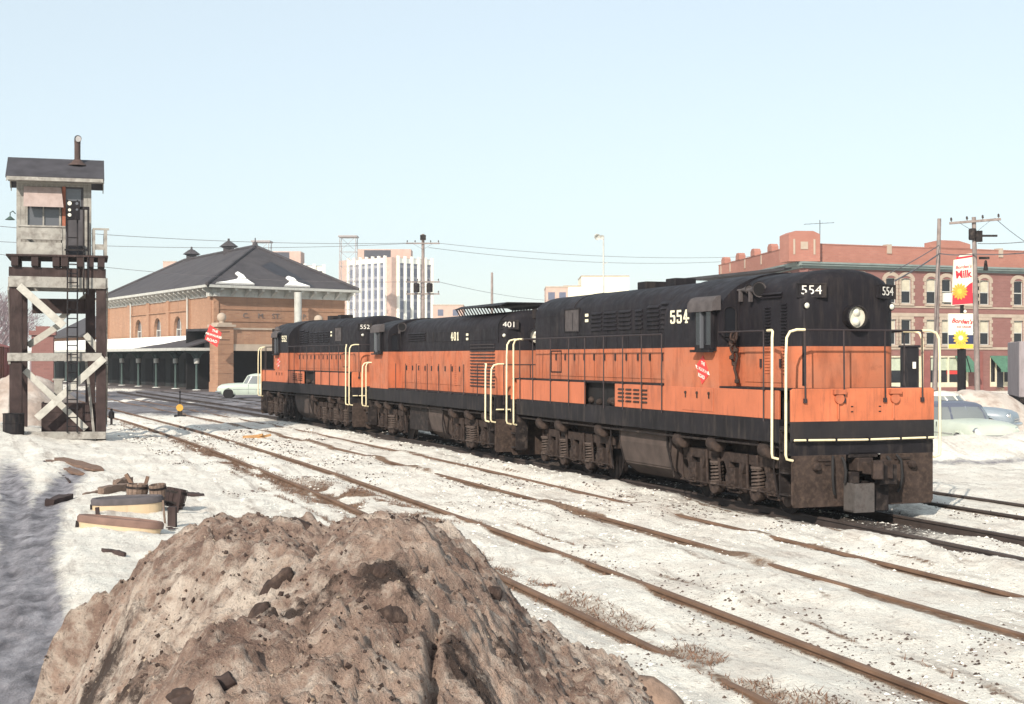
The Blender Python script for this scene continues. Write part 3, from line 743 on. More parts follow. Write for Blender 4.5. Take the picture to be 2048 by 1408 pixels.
def headlight(root, x, y, z):
    h = MB().lathe([(0, .12), (.20, .12), (.215, .05), (.215, -.10), (.19, -.115), (.185, -.03), (0, -.025)], (0,0,0), (0,1,0), 24).build('headlight', M_BLACK, root, T(x, y, z), smooth=40)
    MB().lathe([(0, -.045), (.186, -.04), (.186, -.03), (0, -.028)], (0,0,0), (0,1,0), 24).build('reflector_plate', M_REFL, h, smooth=40)
    for e in (-.088, .088):
        MB().lathe([(0, -.10), (.05, -.085), (.08, -.05), (.084, -.04), (0, -.04)], (0, 0, e), (0,1,0), 16).build('lens', M_LENS, h, smooth=60)

def loco(loc, rz, label, C):
    L = C['L']; wz = C['walk']; two = C.get('paint', M_TWO); ng = C['group']
    root = thing('diesel_locomotive', loc, rz, label, 'locomotive', ng)
    P = lambda m, name, mat, **k: m.build(name, mat, root, **k)
    hrz = wz + (1.02 if wz > 2 else 0.85)
    sy0, sy1 = 0.42, L - 0.42
    # frame
    u = MB().box(-0.75, 0.75, 0.05, L - 0.05, 1.12, 1.50).box(-HW + .02, HW - .02, 0.05, L - .05, 1.50, 1.60)
    P(u, 'underframe', M_GRIME_D)
    for s in (-1, 1):
        P(MB().box(min(s*HW, s*(HW-.10)), max(s*HW, s*(HW-.10)), sy0, sy1, SILL0, SILL1), 'side_sill', M_BLACK, bevel=0.01)
    P(MB().box(-HW + .015, HW - .015, 0.05, L - 0.05, wz - 0.035, wz - .002), 'walkway', M_BLACK)
    if wz > 2:
        P(MB().box(-HW + .16, HW - .16, sy0 + .02, sy1 - .02, SILL1 - .08, wz - .037), 'battery_compartment', M_DARK)
        edges = C['skirt']
        for s in (-1, 1):
            for a, b in zip(edges[:-1], edges[1:]):
                if any(g0 - .01 <= a and b <= g1 + .01 for g0, g1 in C['gaps']) and s == C['side']: continue
                sk = P(MB().box(min(s*(HW-.008), s*(HW-.05)), max(s*(HW-.008), s*(HW-.05)), a + .006, b - .006, SILL1 + .003, wz - .04), 'skirt_panel', M_ORANGE, bevel=0.006)
            for (a, b, n) in C['skirt_louvres']:
                for k in range(n):
                    yc = a + (b - a) * (k + .5) / n; lv = MB()
                    for q in range(4):
                        zz = SILL1 + .12 + q * .085
                        lv.prism([(s*(HW-.012), zz), (s*(HW+.022), zz + .012), (s*(HW-.012), zz + .045)], 'xz', yc - (b-a)/n*.36, yc + (b-a)/n*.36)
                    P(lv, 'skirt_louvre', M_GRIME)
        for g0, g1 in C['gaps']:
            s = C['side']
            q = random.Random(3)
            for k in range(6):
                c = (s*(HW-.13), g0 + .15 + (g1-g0-.3)*q.random(), SILL1 + .06 + .09*q.random())
                P(MB().lathe([(0,-.08),(.06,-.06),(.09,0),(.06,.06),(0,.08)], c, (q.random(), q.random()-.5, q.random()-.5), 8), 'rerailing_frog', M_GRIME, smooth=60)
    # end plates, pilots, couplers
    for e, y0, dr in ((0, 0.0, 1), (1, L, -1)):
        oy = lambda a, b: (min(y0 + dr*a, y0 + dr*b), max(y0 + dr*a, y0 + dr*b))
        m = MB(); a, b = oy(0.0, 0.05)
        m.prism([(-HW, 1.34), (HW, 1.34), (HW, wz - .03), (HW - .05, wz), (-HW + .05, wz), (-HW, wz - .03)], 'xz', a, b)
        P(m, 'end_plate', M_PLATE if wz > 2 else M_BLACK, bevel=0.006)
        P(MB().box(-HW + .01, HW - .01, *oy(0.02, 0.30), 1.10, 1.335), 'end_sill', M_BLACK)
        for s in (-1, 1):
            x0, x1 = (0.36, HW - .02)
            a, b = oy(0.01, 0.05)
            pl = MB().prism([(s*x0, 0.20), (s*(x1-.04), 0.20), (s*x1, 0.27), (s*x1, 1.10), (s*x0, 1.10)], 'xz', a, b)
            pp = P(pl, 'pilot_plate', M_PILOT, bevel=0.006)
            # what hangs on the pilot
            k = MB()
            k.lathe([(0,-.10),(.05,-.09),(.075,-.05),(.075,0),(0,0)], (s*.98, y0, 0.90), (0, dr, 0), 12)
            k.box(*sorted((s*.62, s*.94)), *oy(-.02, .02), 1.00, 1.03).box(*sorted((s*.70, s*.80)), *oy(-.015, .02), .93, .96).box(*sorted((s*.88, s*.92)), *oy(-.015, .02), .93, .96)
            P(k, 'pilot_bracket', M_GRIME, smooth=40)
            h = MB(); xb = s * .70
            h.tube([(xb - s*.05, y0 - dr*.02, 1.08), (xb, y0 - dr*.09, 0.98), (xb + s*.01, y0 - dr*.11, .72), (xb - s*.02, y0 - dr*.09, .50), (xb - s*.06, y0 - dr*.06, .42)], 0.024, 7)
            P(h, 'air_hose', M_RUBBER, smooth=60)
            h = MB(); xb = s * .46
            h.tube([(xb, y0 - dr*.02, 1.05), (xb + s*.01, y0 - dr*.10, .98), (xb - s*.01, y0 - dr*.12, .80), (xb, y0 - dr*.10, .62)], 0.028, 7)
            P(h, 'brake_hose', M_RUBBER, smooth=60)
            # steps on each corner
            for yy0, nm in ((0.06, 'corner_step'),):
                st = MB()
                for q, zz in enumerate((0.40, 0.78, 1.16, 1.54)):
                    st.box(min(s*(HW-.30), s*(HW+.015)), max(s*(HW-.30), s*(HW+.015)), *oy(.07, .38), zz, zz + .03)
                st.box(min(s*(HW-.30), s*HW), max(s*(HW-.30), s*HW), *oy(.38, .41), .36, 1.55)
                st.box(min(s*(HW-.33), s*(HW-.30)), max(s*(HW-.33), s*(HW-.30)), *oy(.06, .41), .40, wz - .04)
                P(st, 'corner_step', M_GRIME_D)
            gz0 = hrz if wz > 2 else C.get('grab_top', 2.55)
            xo = s * (HW + .095)
            g = MB()
            yb = y0 + dr * -.01
            g.tube([(s*1.20, yb, gz0), (s*(HW-.10), yb, gz0), (s*(HW+.03), yb, gz0 - .035), (xo, yb, gz0 - .14), (xo + s*.015, yb, gz0 - .45), (xo + s*.02, yb, 1.12), (xo - s*.0, yb, 1.05), (xo - s*.12, yb, 1.02)], 0.024, 8)
            P(g, 'grab_rail', M_YELLOW, smooth=60)
            g = MB(); yb2 = y0 + dr * .50
            g.tube([(s*(HW-.03), yb2 + dr*.36, gz0), (s*(HW+.02), yb2 + dr*.12, gz0), (s*(HW+.06), yb2 + dr*.02, gz0 - .03), (xo, yb2 - dr*.02, gz0 - .14), (xo, yb2 - dr*.01, 1.12), (xo, yb2 - dr*.03, 1.05), (xo - s*.10, yb2 - dr*.06, 1.02)], 0.024, 8)
            P(g, 'grab_rail', M_YELLOW, smooth=60)
        # coupler, uncoupling bar, plough step
        cp = MB().box(-.16, .16, *oy(-.05, .3), .80, 1.04).box(-.08, .13, *oy(-.38, -.05), .76, .98)
        cp.prism([(-.10, y0 - dr*.36), (-.16, y0 - dr*.52), (-.02, y0 - dr*.60), (.06, y0 - dr*.52), (.02, y0 - dr*.44), (.14, y0 - dr*.42), (.22, y0 - dr*.54), (.27, y0 - dr*.46), (.20, y0 - dr*.34), (.10, y0 - dr*.30)], 'xy', .70, 1.02)
        P(cp, 'coupler', M_GRIME, bevel=0.015)
        P(MB().box(-.30, .30, *oy(.02, .25), 1.04, 1.14).box(-.34, -.16, *oy(-.10, .2), .60, .80).box(.16, .34, *oy(-.06, .2), .60, .82).box(-.30, .30, *oy(.05, .2), .25, .62), 'draft_gear', M_GRIME_D, bevel=0.01)
        if C['plough'] == e:
            P(MB().box(-.42, -.02, *oy(-.34, -.30), .12, .62).box(-.42, -.02, *oy(-.30, .0), .12, .15).box(-.42, -.39, *oy(-.3, 0), .12, .62), 'footboard_plate', mk('scuffed_steel_plate', (0.095, 0.085, 0.082), 0.7, var=0.35, vs=6, col2=(.04, .03, .027), amt=(.5, .7), c2s=6))
            P(MB().box(.0, .37, *oy(-.20, -.15), .12, .62).box(.34, .37, *oy(-.15, .1), .12, .7).box(.02, .36, *oy(-.46, -.30), .60, .94), 'footboard_bracket', M_GRIME_D, bevel=0.01)
        ub = MB().tube([(-HW + .02, y0 - dr*.07, 1.375), (-.1, y0 - dr*.07, 1.36), (HW - .01, y0 - dr*.07, 1.375)], 0.02, 8)
        P(ub, 'uncoupling_bar', M_YELLOW, smooth=60)
        ur = MB()
        for x in (-1.2, -.62, .05, .7, 1.25): ur.box(x-.02, x+.02, *oy(-.09, .01), 1.335, 1.40)
        P(ur, 'bar_bracket', M_BLACK)
        # end handrail with its stanchions
        P(MB().tube([(-1.20, y0 - dr*.01, hrz), (1.20, y0 - dr*.01, hrz)], 0.016, 8), 'end_handrail', M_HANDRAIL, smooth=60)
        for x in (-1.2, -.42, .42, 1.2):
            P(MB().tube([(x, y0 - dr*.01, hrz), (x, y0 - dr*.025, wz - .22)], 0.015, 6).box(x-.03, x+.03, *oy(-.035, .0), wz - .25, wz - .17), 'stanchion', M_HANDRAIL, smooth=60)
        if wz > 2:
            for x in (-.52, .62):
                bk = P(MB().box(x - .12, x + .12, *oy(-.07, .0), wz - .10, wz - .02).cyl((x, y0 - dr*.05, wz - .18), (x, y0, wz - .18), .09, n=14), 'receptacle', M_ORANGE, smooth=40)
                P(MB().tube([(x + .02 - .04, y0 - dr*.02, wz - .22), (x + .02 - .04, y0 - dr*.025, 1.72)], 0.016, 6), 'conduit', M_ORANGE, smooth=60)
            for x in (-.27, .30):
                P(MB().box(x, x + .045, *oy(-.006, .01), wz - .33, wz - .31).box(x, x + .045, *oy(-.006, .01), wz - .42, wz - .40), 'slot', M_DARK)
    # side handrails and stanchions
    for s in (-1, 1):
        for y in C['stanchions']:
            P(MB().tube([(s*(HW+.015), y, hrz), (s*(HW+.015), y, SILL1 - .05 if wz > 2 else wz)], 0.013, 6).box(min(s*HW, s*(HW+.03)), max(s*HW, s*(HW+.03)), y - .03, y + .03, wz - .04, wz + .02), 'stanchion', M_HANDRAIL, smooth=60)
        for a, b in C['siderails']:
            P(MB().tube([(s*(HW+.015), a, hrz), (s*(HW+.015), b, hrz)], 0.015, 8), 'side_handrail', M_HANDRAIL, smooth=60)
    # hoods
    zt, zs = C['zt'], C['zs']
    for (a, b, r0, r1) in C['hoods']:
        P(hood_body(a, b, r0, r1, wz - .01, zs, zt), 'hood', two, smooth=28)
    # doors, louvres
    for s in (-1, 1):
        for (a, b, n, z0, z1) in C['doors']:
            w = (b - a) / n
            for k in range(n):
                d = P(MB().box(min(s*HH, s*(HH+.014)), max(s*HH, s*(HH+.014)), a + k*w + .012, a + (k+1)*w - .012, z0, z1), 'hood_door', two, bevel=0.005)
                MB().box(min(s*(HH+.014), s*(HH+.05)), max(s*(HH+.014), s*(HH+.05)), a + k*w + .05, a + k*w + .085, (z0+z1)/2 - .08, (z0+z1)/2 + .08).build('latch', M_HANDRAIL, d)
        for (a, b, n, z0, z1) in C['upper']:
            w = (b - a) / n
            for k in range(n):
                P(MB().box(min(s*(HH-.02), s*(HH+.009)), max(s*(HH-.02), s*(HH+.009)), a + k*w + .008, a + (k+1)*w - .008, z0, z1), 'hood_panel', two, bevel=0.005)
        for (a, b, z0, z1, n) in C['louvres']:
            lv = MB(); p = (z1 - z0) / n
            for q in range(n):
                zz = z0 + q * p
                lv.prism([(s*(HH-.005), zz), (s*(HH+.045), zz + p*.12), (s*(HH+.04), zz + p*.3), (s*(HH-.005), zz + p*.78)], 'xz', a, b)
            P(lv, 'louvre', two)
        for (a, b, z0, z1) in C['screens']:
            sc_ = MB().box(min(s*HH, s*(HH+.01)), max(s*HH, s*(HH+.01)), a, b, z0, z1)
            x = P(sc_, 'air_screen', M_TARP); fr = MB()
            for (aa, bb, cc, dd) in ((a-.03, b+.03, z1, z1+.03), (a-.03, b+.03, z0-.03, z0), (a-.03, a, z0, z1), (b, b+.03, z0, z1)):
                fr.box(min(s*HH, s*(HH+.025)), max(s*HH, s*(HH+.025)), aa, bb, cc, dd)
            fr.build('screen_frame', M_BLACK, x)
        for (a, b, z0, z1, n) in C.get('grilles', ()):
            gr = MB(); p = (z1 - z0) / n
            for q in range(n): gr.box(min(s*HH, s*(HH+.03)), max(s*HH, s*(HH+.03)), a, b, z0 + q*p, z0 + q*p + p*.35)
            P(gr, 'radiator_grille', M_HANDRAIL)
        for (y, z0, z1, n) in C['slits']:
            m = MB(); p = (z1 - z0) / n
            for q in range(n): m.prism([(s*(HH-.005), z0+q*p), (s*(HH+.03), z0+q*p+.01), (s*(HH-.005), z0+q*p+p*.6)], 'xz', y - .09, y + .09)
            P(m, 'vertical_louvre', two)
    # roof details
    for (y, x) in C['stacks']:
        P(MB().box(x - .26, x + .26, y - .24, y + .24, zt - .06, zt + .16).box(x - .20, x + .20, y - .18, y + .18, zt + .13, zt + .162), 'exhaust_stack', M_BLACK, bevel=0.012)
    for y in C['seams']:
        P(MB().loft([hood_sec(y - .02, HH + .012, zs - .4, zs, zt + .012), hood_sec(y + .02, HH + .012, zs - .4, zs, zt + .012)]), 'roof_seam', M_BLACK, smooth=28)
    if C.get('roof_hatch'):
        a, b = C['roof_hatch']
        rk = MB(); rk.box(-.75, .75, a, b, zt + .19, zt + .225)
        rk.prism([(-.95, zt + .12), (-.75, zt + .20), (-.75, zt + .225), (-.97, zt + .14)], 'xz', a, b).prism([(.95, zt + .12), (.75, zt + .20), (.75, zt + .225), (.97, zt + .14)], 'xz', a, b)
        rh = P(rk, 'radiator_cover', M_BLACK)
        q = MB(); n = int((b - a) / .25)
        for k in range(n + 1):
            y = a + .05 + (b - a - .1) * k / n
            for s in (-1, 1):
                q.beam((s*.93, y, zt + .13), (s*.80, y, zt - .08), .03, .03)
        q.build('cover_leg', M_BLACK, rh)
    # cab
    ca, cb = C['cab']; cz, czt = 3.62, zt + .045
    P(MB().loft([hood_sec(ca, HW - .012, SILL1 + .004, cz, czt, p=1.9), hood_sec(cb, HW - .012, SILL1 + .004, cz, czt, p=1.9)]), 'cab', two, smooth=28)
    P(MB().loft([hood_sec(ca - .03, HW + .01, 3.74, 3.76, czt + .03, p=1.9), hood_sec(ca + .02, HW + .01, 3.74, 3.76, czt + .03, p=1.9)][0:2]).box(-.01, .01, ca, ca + .01, 3.8, 3.81), 'roof_edge', M_BLACK, smooth=28) if False else None
    for s in (-1, 1):
        for (y, dr, x0, x1, z0, z1) in C['cab_ends']:
            # arched window in the end wall of the cab
            n = 8; xm = (x0 + x1) / 2; r = (x1 - x0) / 2
            poly = [(s*x0, z0), (s*x1, z0)] + [(s*(xm + r*math.cos(math.pi*k/n)), z1 - r*.7 + r*.7*math.sin(math.pi*k/n)) for k in range(n + 1)]
            w = P(MB().prism(poly, 'xz', min(y, y + dr*.012), max(y, y + dr*.012)), 'end_window', M_GLASS)
            fr = MB().tube([(px_, y + dr*.015, pz_) for px_, pz_ in poly + poly[:1]], 0.016, 5, False)
            fr.build('window_frame', M_BLACK, w)
        wy0, wy1 = C['cab_window']
        X = lambda a, b: (min(s*a, s*b), max(s*a, s*b))
        w = P(MB().box(*X(HW - .012, HW + .06), wy0, wy1, 2.92, 3.78), 'cab_window', M_BLACK, bevel=0.01)
        md = (wy0 + wy1) / 2
        for a, b in ((wy0 + .08, md - .03), (md + .03, wy1 - .08)):
            MB().box(*X(HW + .05, HW + .066), a, b, 3.04, 3.70).build('pane', M_GLASS, w)
        for y in (wy0 - .02, md + .02):
            MB().box(*X(HW + .06, HW + .13), y - .012, y + .012, 2.98, 3.70).build('wind_wing', M_GLASS2 if y > wy0 else M_BLACK, w)
        MB().box(*X(HW + .06, HW + .16), wy0, wy1, 2.90, 2.95).build('arm_rest', M_BLACK, w)
        aw = MB()
        pr = [(HW - .03, 3.98), (HW + .07, 3.95), (HW + .145, 3.86), (HW + .165, 3.68), (HW + .145, 3.68), (HW + .125, 3.85), (HW + .06, 3.92), (HW - .03, 3.94)]
        aw.prism([(s*a, b) for a, b in pr], 'xz', wy0 - .12, wy1 + .12)
        aw.prism([(s*(HW-.03), 3.97), (s*(HW+.07), 3.94), (s*(HW+.14), 3.85), (s*(HW+.16), 3.69), (s*(HW-.03), 3.70)], 'xz', wy0 - .125, wy0 - .115)
        P(aw, 'window_awning', M_TARP, smooth=40)
        # herald: red tilted rectangle with a pale band
        hy, hz = C['herald']
        if hy is not None:
            hb = P(MB().prism([(hy + .27, hz + .08), (hy + .02, hz - .28), (hy - .27, hz - .08), (hy - .02, hz + .28)], 'yz', *X(HW - .014, HW - .002)), 'herald', M_RED)
            MB().prism([(hy + .285, hz + .10), (hy + .245, hz + .03), (hy - .285, hz - .10), (hy - .245, hz - .03)], 'yz', *X(HW - .01, HW + .001)).build('herald_band', M_WHITE, hb)
            ca_ = math.atan2(.2, .53)
            xd = (0, s * math.cos(.25), -math.sin(.25) * 1); xd = (0, s*1.0, 0.25*s*1) if s < 0 else (0, 1.0, .25)
            zd = (s, 0, 0); yd = Vector(zd).cross(Vector(xd))
            for tx, sz, du, mt in (('MILWAUKEE', .082, 0, M_RED), ('THE', .09, .125, M_WHITE), ('ROAD', .10, -.13, M_WHITE)):
                c = Vector((s * (HW + .002), hy, hz)) + Vector(yd).normalized() * du
                inst('herald_lettering', text_mesh(tx, sz, .001, .002, mt), hb, frame(c, xd, yd, zd))
        # box hatch with latches
        if wz > 2:
            a, b = C['hatch']
            hp = P(MB().box(*X(HW - .01, HW + .004), a, b, SILL1 + .05, SILL1 + .50), 'locker_hatch', M_ORANGE, bevel=0.004)
            for k in range(3):
                y = a + (b - a) * (.12 + .38 * k)
                MB().cyl((s*HW, y, SILL1 + .40), (s*(HW + .03), y, SILL1 + .40), .03, n=8).box(*X(HW, HW + .025), y - .012, y + .012, SILL1 + .30, SILL1 + .40).build('latch', M_GRIME, hp)
        # side numbers
        ny, nz, nh = C['number_at']
        xx = C['number_x']
        me = slab_digits(C['num'], nh, M_CREAMLET)
        inst('number_lettering', me, root, frame((s * (xx + .002), ny, nz), (0, s, 0), (0, 0, 1), (s, 0, 0)))
        my, mz = C['mark']
        mk_ = MB()
        for q in range(2): mk_.box(*X(HH + .014, HH + .017), my - .10, my + .10, mz - .10 + q*.13, mz - .03 + q*.13)
        P(mk_, 'stencil_mark', M_CREAMLET)
    # horns
    for (x, y, z, dr, r) in C['horns']:
        h = MB().lathe([(0.0, .0), (r*.95, 0), (r, -.02), (r*.55, .10), (r*.28, .26), (r*.22, .42), (.0, .42)], (x, y, z), (0, -dr * -1, 0), 16)
        h.box(x - .03, x + .03, y + dr*.28, y + dr*.34, z - .22, z)
        P(h, 'horn', M_TARP, smooth=40)
        P(MB().lathe([(0, .012), (r*.8, .005), (r*.5, .07), (0, .08)], (x, y - dr*.014, z), (0, dr, 0), 16), 'horn_mouth', M_DARK, smooth=40) if r > .1 else None
    for (x, y, z, rz_, n) in C['boards']:
        number_board(root, x, y, z, rz_, n)
    for (x, y, z) in C['lights']: headlight(root, x, y, z)
    for (x, y, z, dr) in C['class_lights']:
        c = P(MB().lathe([(0, .10), (.06, .10), (.075, .0), (.06, -.03), (0, -.03)], (x, y, z), (0, dr, 0), 12), 'class_light', M_BLACK, smooth=40)
        MB().lathe([(0, -.06), (.035, -.05), (.052, -.03), (0, -.03)], (x, y, z), (0, dr, 0), 12).build('lens', M_LENS, c, smooth=60)
    for (x, y, z0, z1) in C.get('pipes', ()):
        P(MB().tube([(x, y, z0), (x, y, z1)], .045, 8), 'sand_pipe', M_BLACK, smooth=60)
    # trucks, tank, reservoirs
    for (yc, ax, sp, half) in C['trucks']:
        truck(root, yc, ax, sp, half)
    for (a, b, kind) in C['tanks']:
        if kind == 'tank':
            secs = []
            prof = [(-1.24, 1.26), (-1.24, .95), (-1.12, .48), (-.80, .22), (.80, .22), (1.12, .48), (1.24, .95), (1.24, 1.26)]
            P(MB().loft([[(x, y, z) for x, z in prof] for y in (a, b)], closed=True), 'fuel_tank', mk('dusty_tank', (0.070, 0.052, 0.046), 0.8, var=0.3, vs=2.5, bump=0.1, bs=30), bevel=0.03, bseg=2)
            for y in (a + .05, b - .05): P(MB().loft([[(x*1.008, yy, z - .004) for x, z in prof] for yy in (y - .03, y + .03)], closed=True), 'tank_strap', M_GRIME_D)
        else:
            P(MB().box(-1.22, 1.22, a, b, .42, 1.28), 'equipment_box', M_GRIME_D, bevel=0.02)
    for s in (-1, 1):
        for y in C['brakes']:
            inst('brake_cylinder', ME['brake'], root, T(s * 1.28, y, 1.14))
        for (y, z1) in C['drop_pipes']:
            P(MB().tube([(s*1.33, y, 1.28), (s*1.36, y + .02, .8), (s*1.30, y - .05, z1)], .02, 6), 'sand_hose', M_GRIME_D, smooth=60)
        P(MB().tube([(s*1.36, .6, 1.22), (s*1.37, L*.4, 1.20), (s*1.36, L - .6, 1.22)], .026, 6), 'train_line_pipe', M_GRIME_D, smooth=60)
    return root

def zs_(): return 3.88
def cfg_road(num, side, L):
    return dict(L=L, walk=2.26, num=num, side=side, group='coupled orange and black diesel locomotives', plough=0,
        hoods=[(0.45, 2.66, .30, 0), (4.97, L - .45, 0, .30)], zt=4.40, zs=3.88, cab=(2.63, 5.0),
        skirt=[.43, 2.63] + [5.0, 6.05, 7.0, 7.5, 8.75, 9.25, 10.2, 11.35, 12.55, L - .43], gaps=[(7.5, 9.25)],
        skirt_louvres=[(5.75, 7.35, 4)],
        stanchions=[.92, 5.07, 6.05, 7.02, 8.06, 9.16, 10.16, 11.36, 12.6, L - .75], siderails=[(.92, 2.6), (5.07, L - .92)],
        doors=[(5.25, 12.6, 12, 2.34, 3.28), (1.0, 2.4, 2, 2.34, 3.05)],
        upper=[(5.25, 13.4, 9, 3.33, zs_() - .01)],
        louvres=[(5.35, 6.0, 3.40, 4.02, 6), (6.1, 6.7, 3.40, 3.95, 6), (6.95, 7.3, 3.42, 3.90, 5), (7.55, 8.2, 3.42, 3.90, 5), (8.35, 9.05, 3.42, 3.90, 5), (9.2, 9.8, 3.42, 3.90, 5), (1.05, 1.75, 3.88, 4.0, 2)],
        screens=[(10.6, 11.5, 3.45, 3.98), (11.75, 12.4, 2.45, 2.95)], slits=[(1.55, 2.5, 3.75, 22), (.98, 2.5, 3.80, 22)],
        stacks=[(7.15, 0), (8.65, 0)], seams=[5.06, 11.0], cab_ends=[(2.63, -1, 1.10, 1.35, 3.20, 3.76)], cab_window=(2.72, 3.52),
        herald=(3.30, 2.56), hatch=(2.85, 4.15), number_at=(4.30, 3.62, .27), number_x=HW - .012, mark=(10.1, 3.75),
        horns=[(-1.10, 1.75, 4.06, 1, .15), (-1.06, 2.2, 4.08, 1, .09), (1.10, 1.75, 4.06, 1, .15)],
        boards=[(-.76, .50, 3.99, R(-24), num), (.80, .50, 3.99, R(24), num), (-.80, L - .50, 3.95, R(180 + 24), num), (.80, L - .50, 3.95, R(180 - 24), num)],
        lights=[(.06, .38, 3.52)], class_lights=[(-.86, .50, 3.72, 1), (.92, .52, 3.72, 1), (-.9, L - .5, 3.65, -1), (.9, L - .5, 3.65, -1)], pipes=[(-.88, .53, 2.3, 3.64)],
        trucks=[(2.62, (-1.5, 0.0, 1.6), (-2.05, -.88, .72), 2.25), (10.5, (-1.6, 0, 1.55), (-.85, .75, 2.05), 2.25)],
        tanks=[(5.25, 7.75, 'tank')], brakes=[.9, 2.9, 4.35, 8.4, 10.9, 12.2], drop_pipes=[(.75, .3), (4.9, .35), (7.95, .3)])
def cfg_switch(num, L):
    c = cfg_road(num, -1, L)
    c.update(upper=[(1.1, 10.5, 8, 3.3, 3.62)], walk=1.75, skirt=[], gaps=[], skirt_louvres=[], plough=-1, zt=4.14, zs=3.62, grab_top=2.62,
        hoods=[(0.75, 10.9, .28, 0), (13.25, 13.3, 0, 0)], cab=(10.85, 13.3), stanchions=[1.4, 2.6, 3.8, 5.0, 6.2, 7.4, 8.6, 9.8], siderails=[],
        doors=[(4.2, 10.6, 9, 1.95, 2.95)], louvres=[(7.8, 9.8, 3.35, 3.65, 4)], screens=[], grilles=[(1.2, 3.3, 1.95, 3.25, 14)],
        slits=[(4.7, 1.95, 2.6, 10), (7.2, 2.1, 2.9, 12), (8.6, 2.0, 2.9, 12), (9.7, 2.3, 2.9, 9)],
        stacks=[], seams=[.95, 10.8], roof_hatch=(.9, 5.0), cab_ends=[(10.85, -1, 1.10, 1.35, 3.05, 3.6), (13.3, 1, 1.1, 1.35, 3.05, 3.6)], cab_window=(11.5, 12.5),
        herald=(None, None), number_at=(4.75, 3.45, .26), number_x=HH + .015, mark=(3.6, 3.42),
        horns=[(-1.12, 10.3, 3.85, 1, .16), (1.12, 10.3, 3.85, 1, .16)],
        boards=[(-.74, .78, 3.72, R(-22), num), (.78, .78, 3.72, R(22), num)], lights=[(0, .66, 3.40)],
        class_lights=[(-.9, .80, 3.42, 1), (.9, .80, 3.42, 1)], pipes=[],
        trucks=[(2.9, (-1.2, 1.2), (-.15, .15), 1.9), (11.4, (-1.2, 1.2), (-.15, .15), 1.9)],
        tanks=[(7.0, 9.0, 'box'), (5.3, 6.9, 'tank')], brakes=[.9, 2.4, 3.9, 9.3, 11.2, 12.4], drop_pipes=[(.8, .3), (5.0, .3), (9.3, .3)])
    return c
TH1 = R(19.8)
def on_track(off, Y): return Vector((XQ(off, Y), Y, 0))
def place(Yf, th):                       # origin of a unit: the middle of its near end
    p = on_track(TRK[2], Yf); return p
A1 = Vector((4.81 + .941 * HW, 24.5 + .339 * HW, 0))
LOCO1 = loco(A1, TH1, 'nearest orange and black locomotive 554 with headlight and white number boards facing the camera', cfg_road('554', -1, 14.3))
u1 = Vector((-math.sin(TH1), math.cos(TH1), 0))
A2 = A1 + u1 * (14.3 + 1.15); TH2 = R(20.6)
A2.x = XQ(TRK[2], A2.y)
LOCO2 = loco(A2, TH2, 'middle orange and black switcher 401 with lower walkway and radiator cover on its roof', cfg_switch('401', 13.9))
u2 = Vector((-math.sin(TH2), math.cos(TH2), 0)); A3 = A2 + u2 * (13.9 + 1.15); TH3 = R(23.6)
A3.x = XQ(TRK[2], A3.y)
u3 = Vector((-math.sin(TH3), math.cos(TH3), 0)); E3 = A3 + u3 * 14.3
LOCO3 = loco(E3, TH3 + math.pi, 'farthest orange and black locomotive of the three, its cab at the far end', cfg_road('552', 1, 14.3))
# chain of hoses hanging beside the cab of the first unit
for k, (dx, ln) in enumerate(((-1.22, .62), (-1.17, .95), (-1.27, .5))):
    m = MB(); pts = [(dx + .03*math.sin(q*1.7 + k), 2.52 - .02*k, 3.30 - ln * q / 8) for q in range(9)]
    m.tube(pts, .022 + .008*(k == 1), 7); m.lathe([(0,-.05),(.05,-.03),(.05,.03),(0,.05)], pts[-1], (0,0,1), 8).lathe([(0,-.06),(.06,-.03),(.06,.03),(0,.06)], pts[3], (0,0,1), 8)
    m.build('hanging_hose', mk('greasy_rust', (.045, .026, .021), .8, var=.4, vs=12), LOCO1, smooth=60)
# ------------------------------------------------------------------ buildings
def brick_mat(name, c1, c2, mortar, bw=0.42, bh=0.14, var=0.2, soot=(0.10, 0.07, 0.06), samt=(0.58, 0.85)):
    N = NT(name)
    s = N.n('ShaderNodeSeparateXYZ'); N.l(N.co, s.inputs[0])
    cb = N.n('ShaderNodeCombineXYZ'); N.l(N.math('ADD', s.outputs[0], s.outputs[1]), cb.inputs[0]); N.l(s.outputs[2], cb.inputs[1])
    b = N.n('ShaderNodeTexBrick'); N.l(cb.outputs[0], b.inputs['Vector'])
    b.inputs['Color1'].default_value = (*c1, 1); b.inputs['Color2'].default_value = (*c2, 1); b.inputs['Mortar'].default_value = (*mortar, 1)
    b.inputs['Scale'].default_value = 1; b.inputs['Brick Width'].default_value = bw; b.inputs['Row Height'].default_value = bh; b.inputs['Mortar Size'].default_value = 0.012
    c = N.mix(N.ramp(N.noise(0.7, 6, 0.6), 0.35, 0.7, 0, 1), b.outputs[0], sc(c1, 1 - var))
    c = N.mix(N.ramp(N.noise(0.5, 6, 0.7, sc=(2, 2, 0.4)), samt[0], samt[1], 0, 0.6), c, soot)
    N.base(c); N.rough(0.9); return N.m
M_BRICK_S = brick_mat('station_brick', (0.41, 0.232, 0.148), (0.32, 0.165, 0.105), (0.34, 0.24, 0.17), samt=(0.5, 0.85))
M_BRICK_R = brick_mat('dark_red_brick', (0.265, 0.125, 0.112), (0.21, 0.098, 0.088), (0.24, 0.15, 0.13), samt=(0.62, 0.9))
M_BRICK_P = brick_mat('orange_parapet_brick', (0.42, 0.185, 0.14), (0.36, 0.15, 0.115), (0.34, 0.2, 0.16), samt=(0.66, 0.95))
M_BRICK_T = brick_mat('pink_tower_brick', (0.52, 0.36, 0.30), (0.47, 0.32, 0.27), (0.5, 0.4, 0.35), samt=(0.8, 1.0))
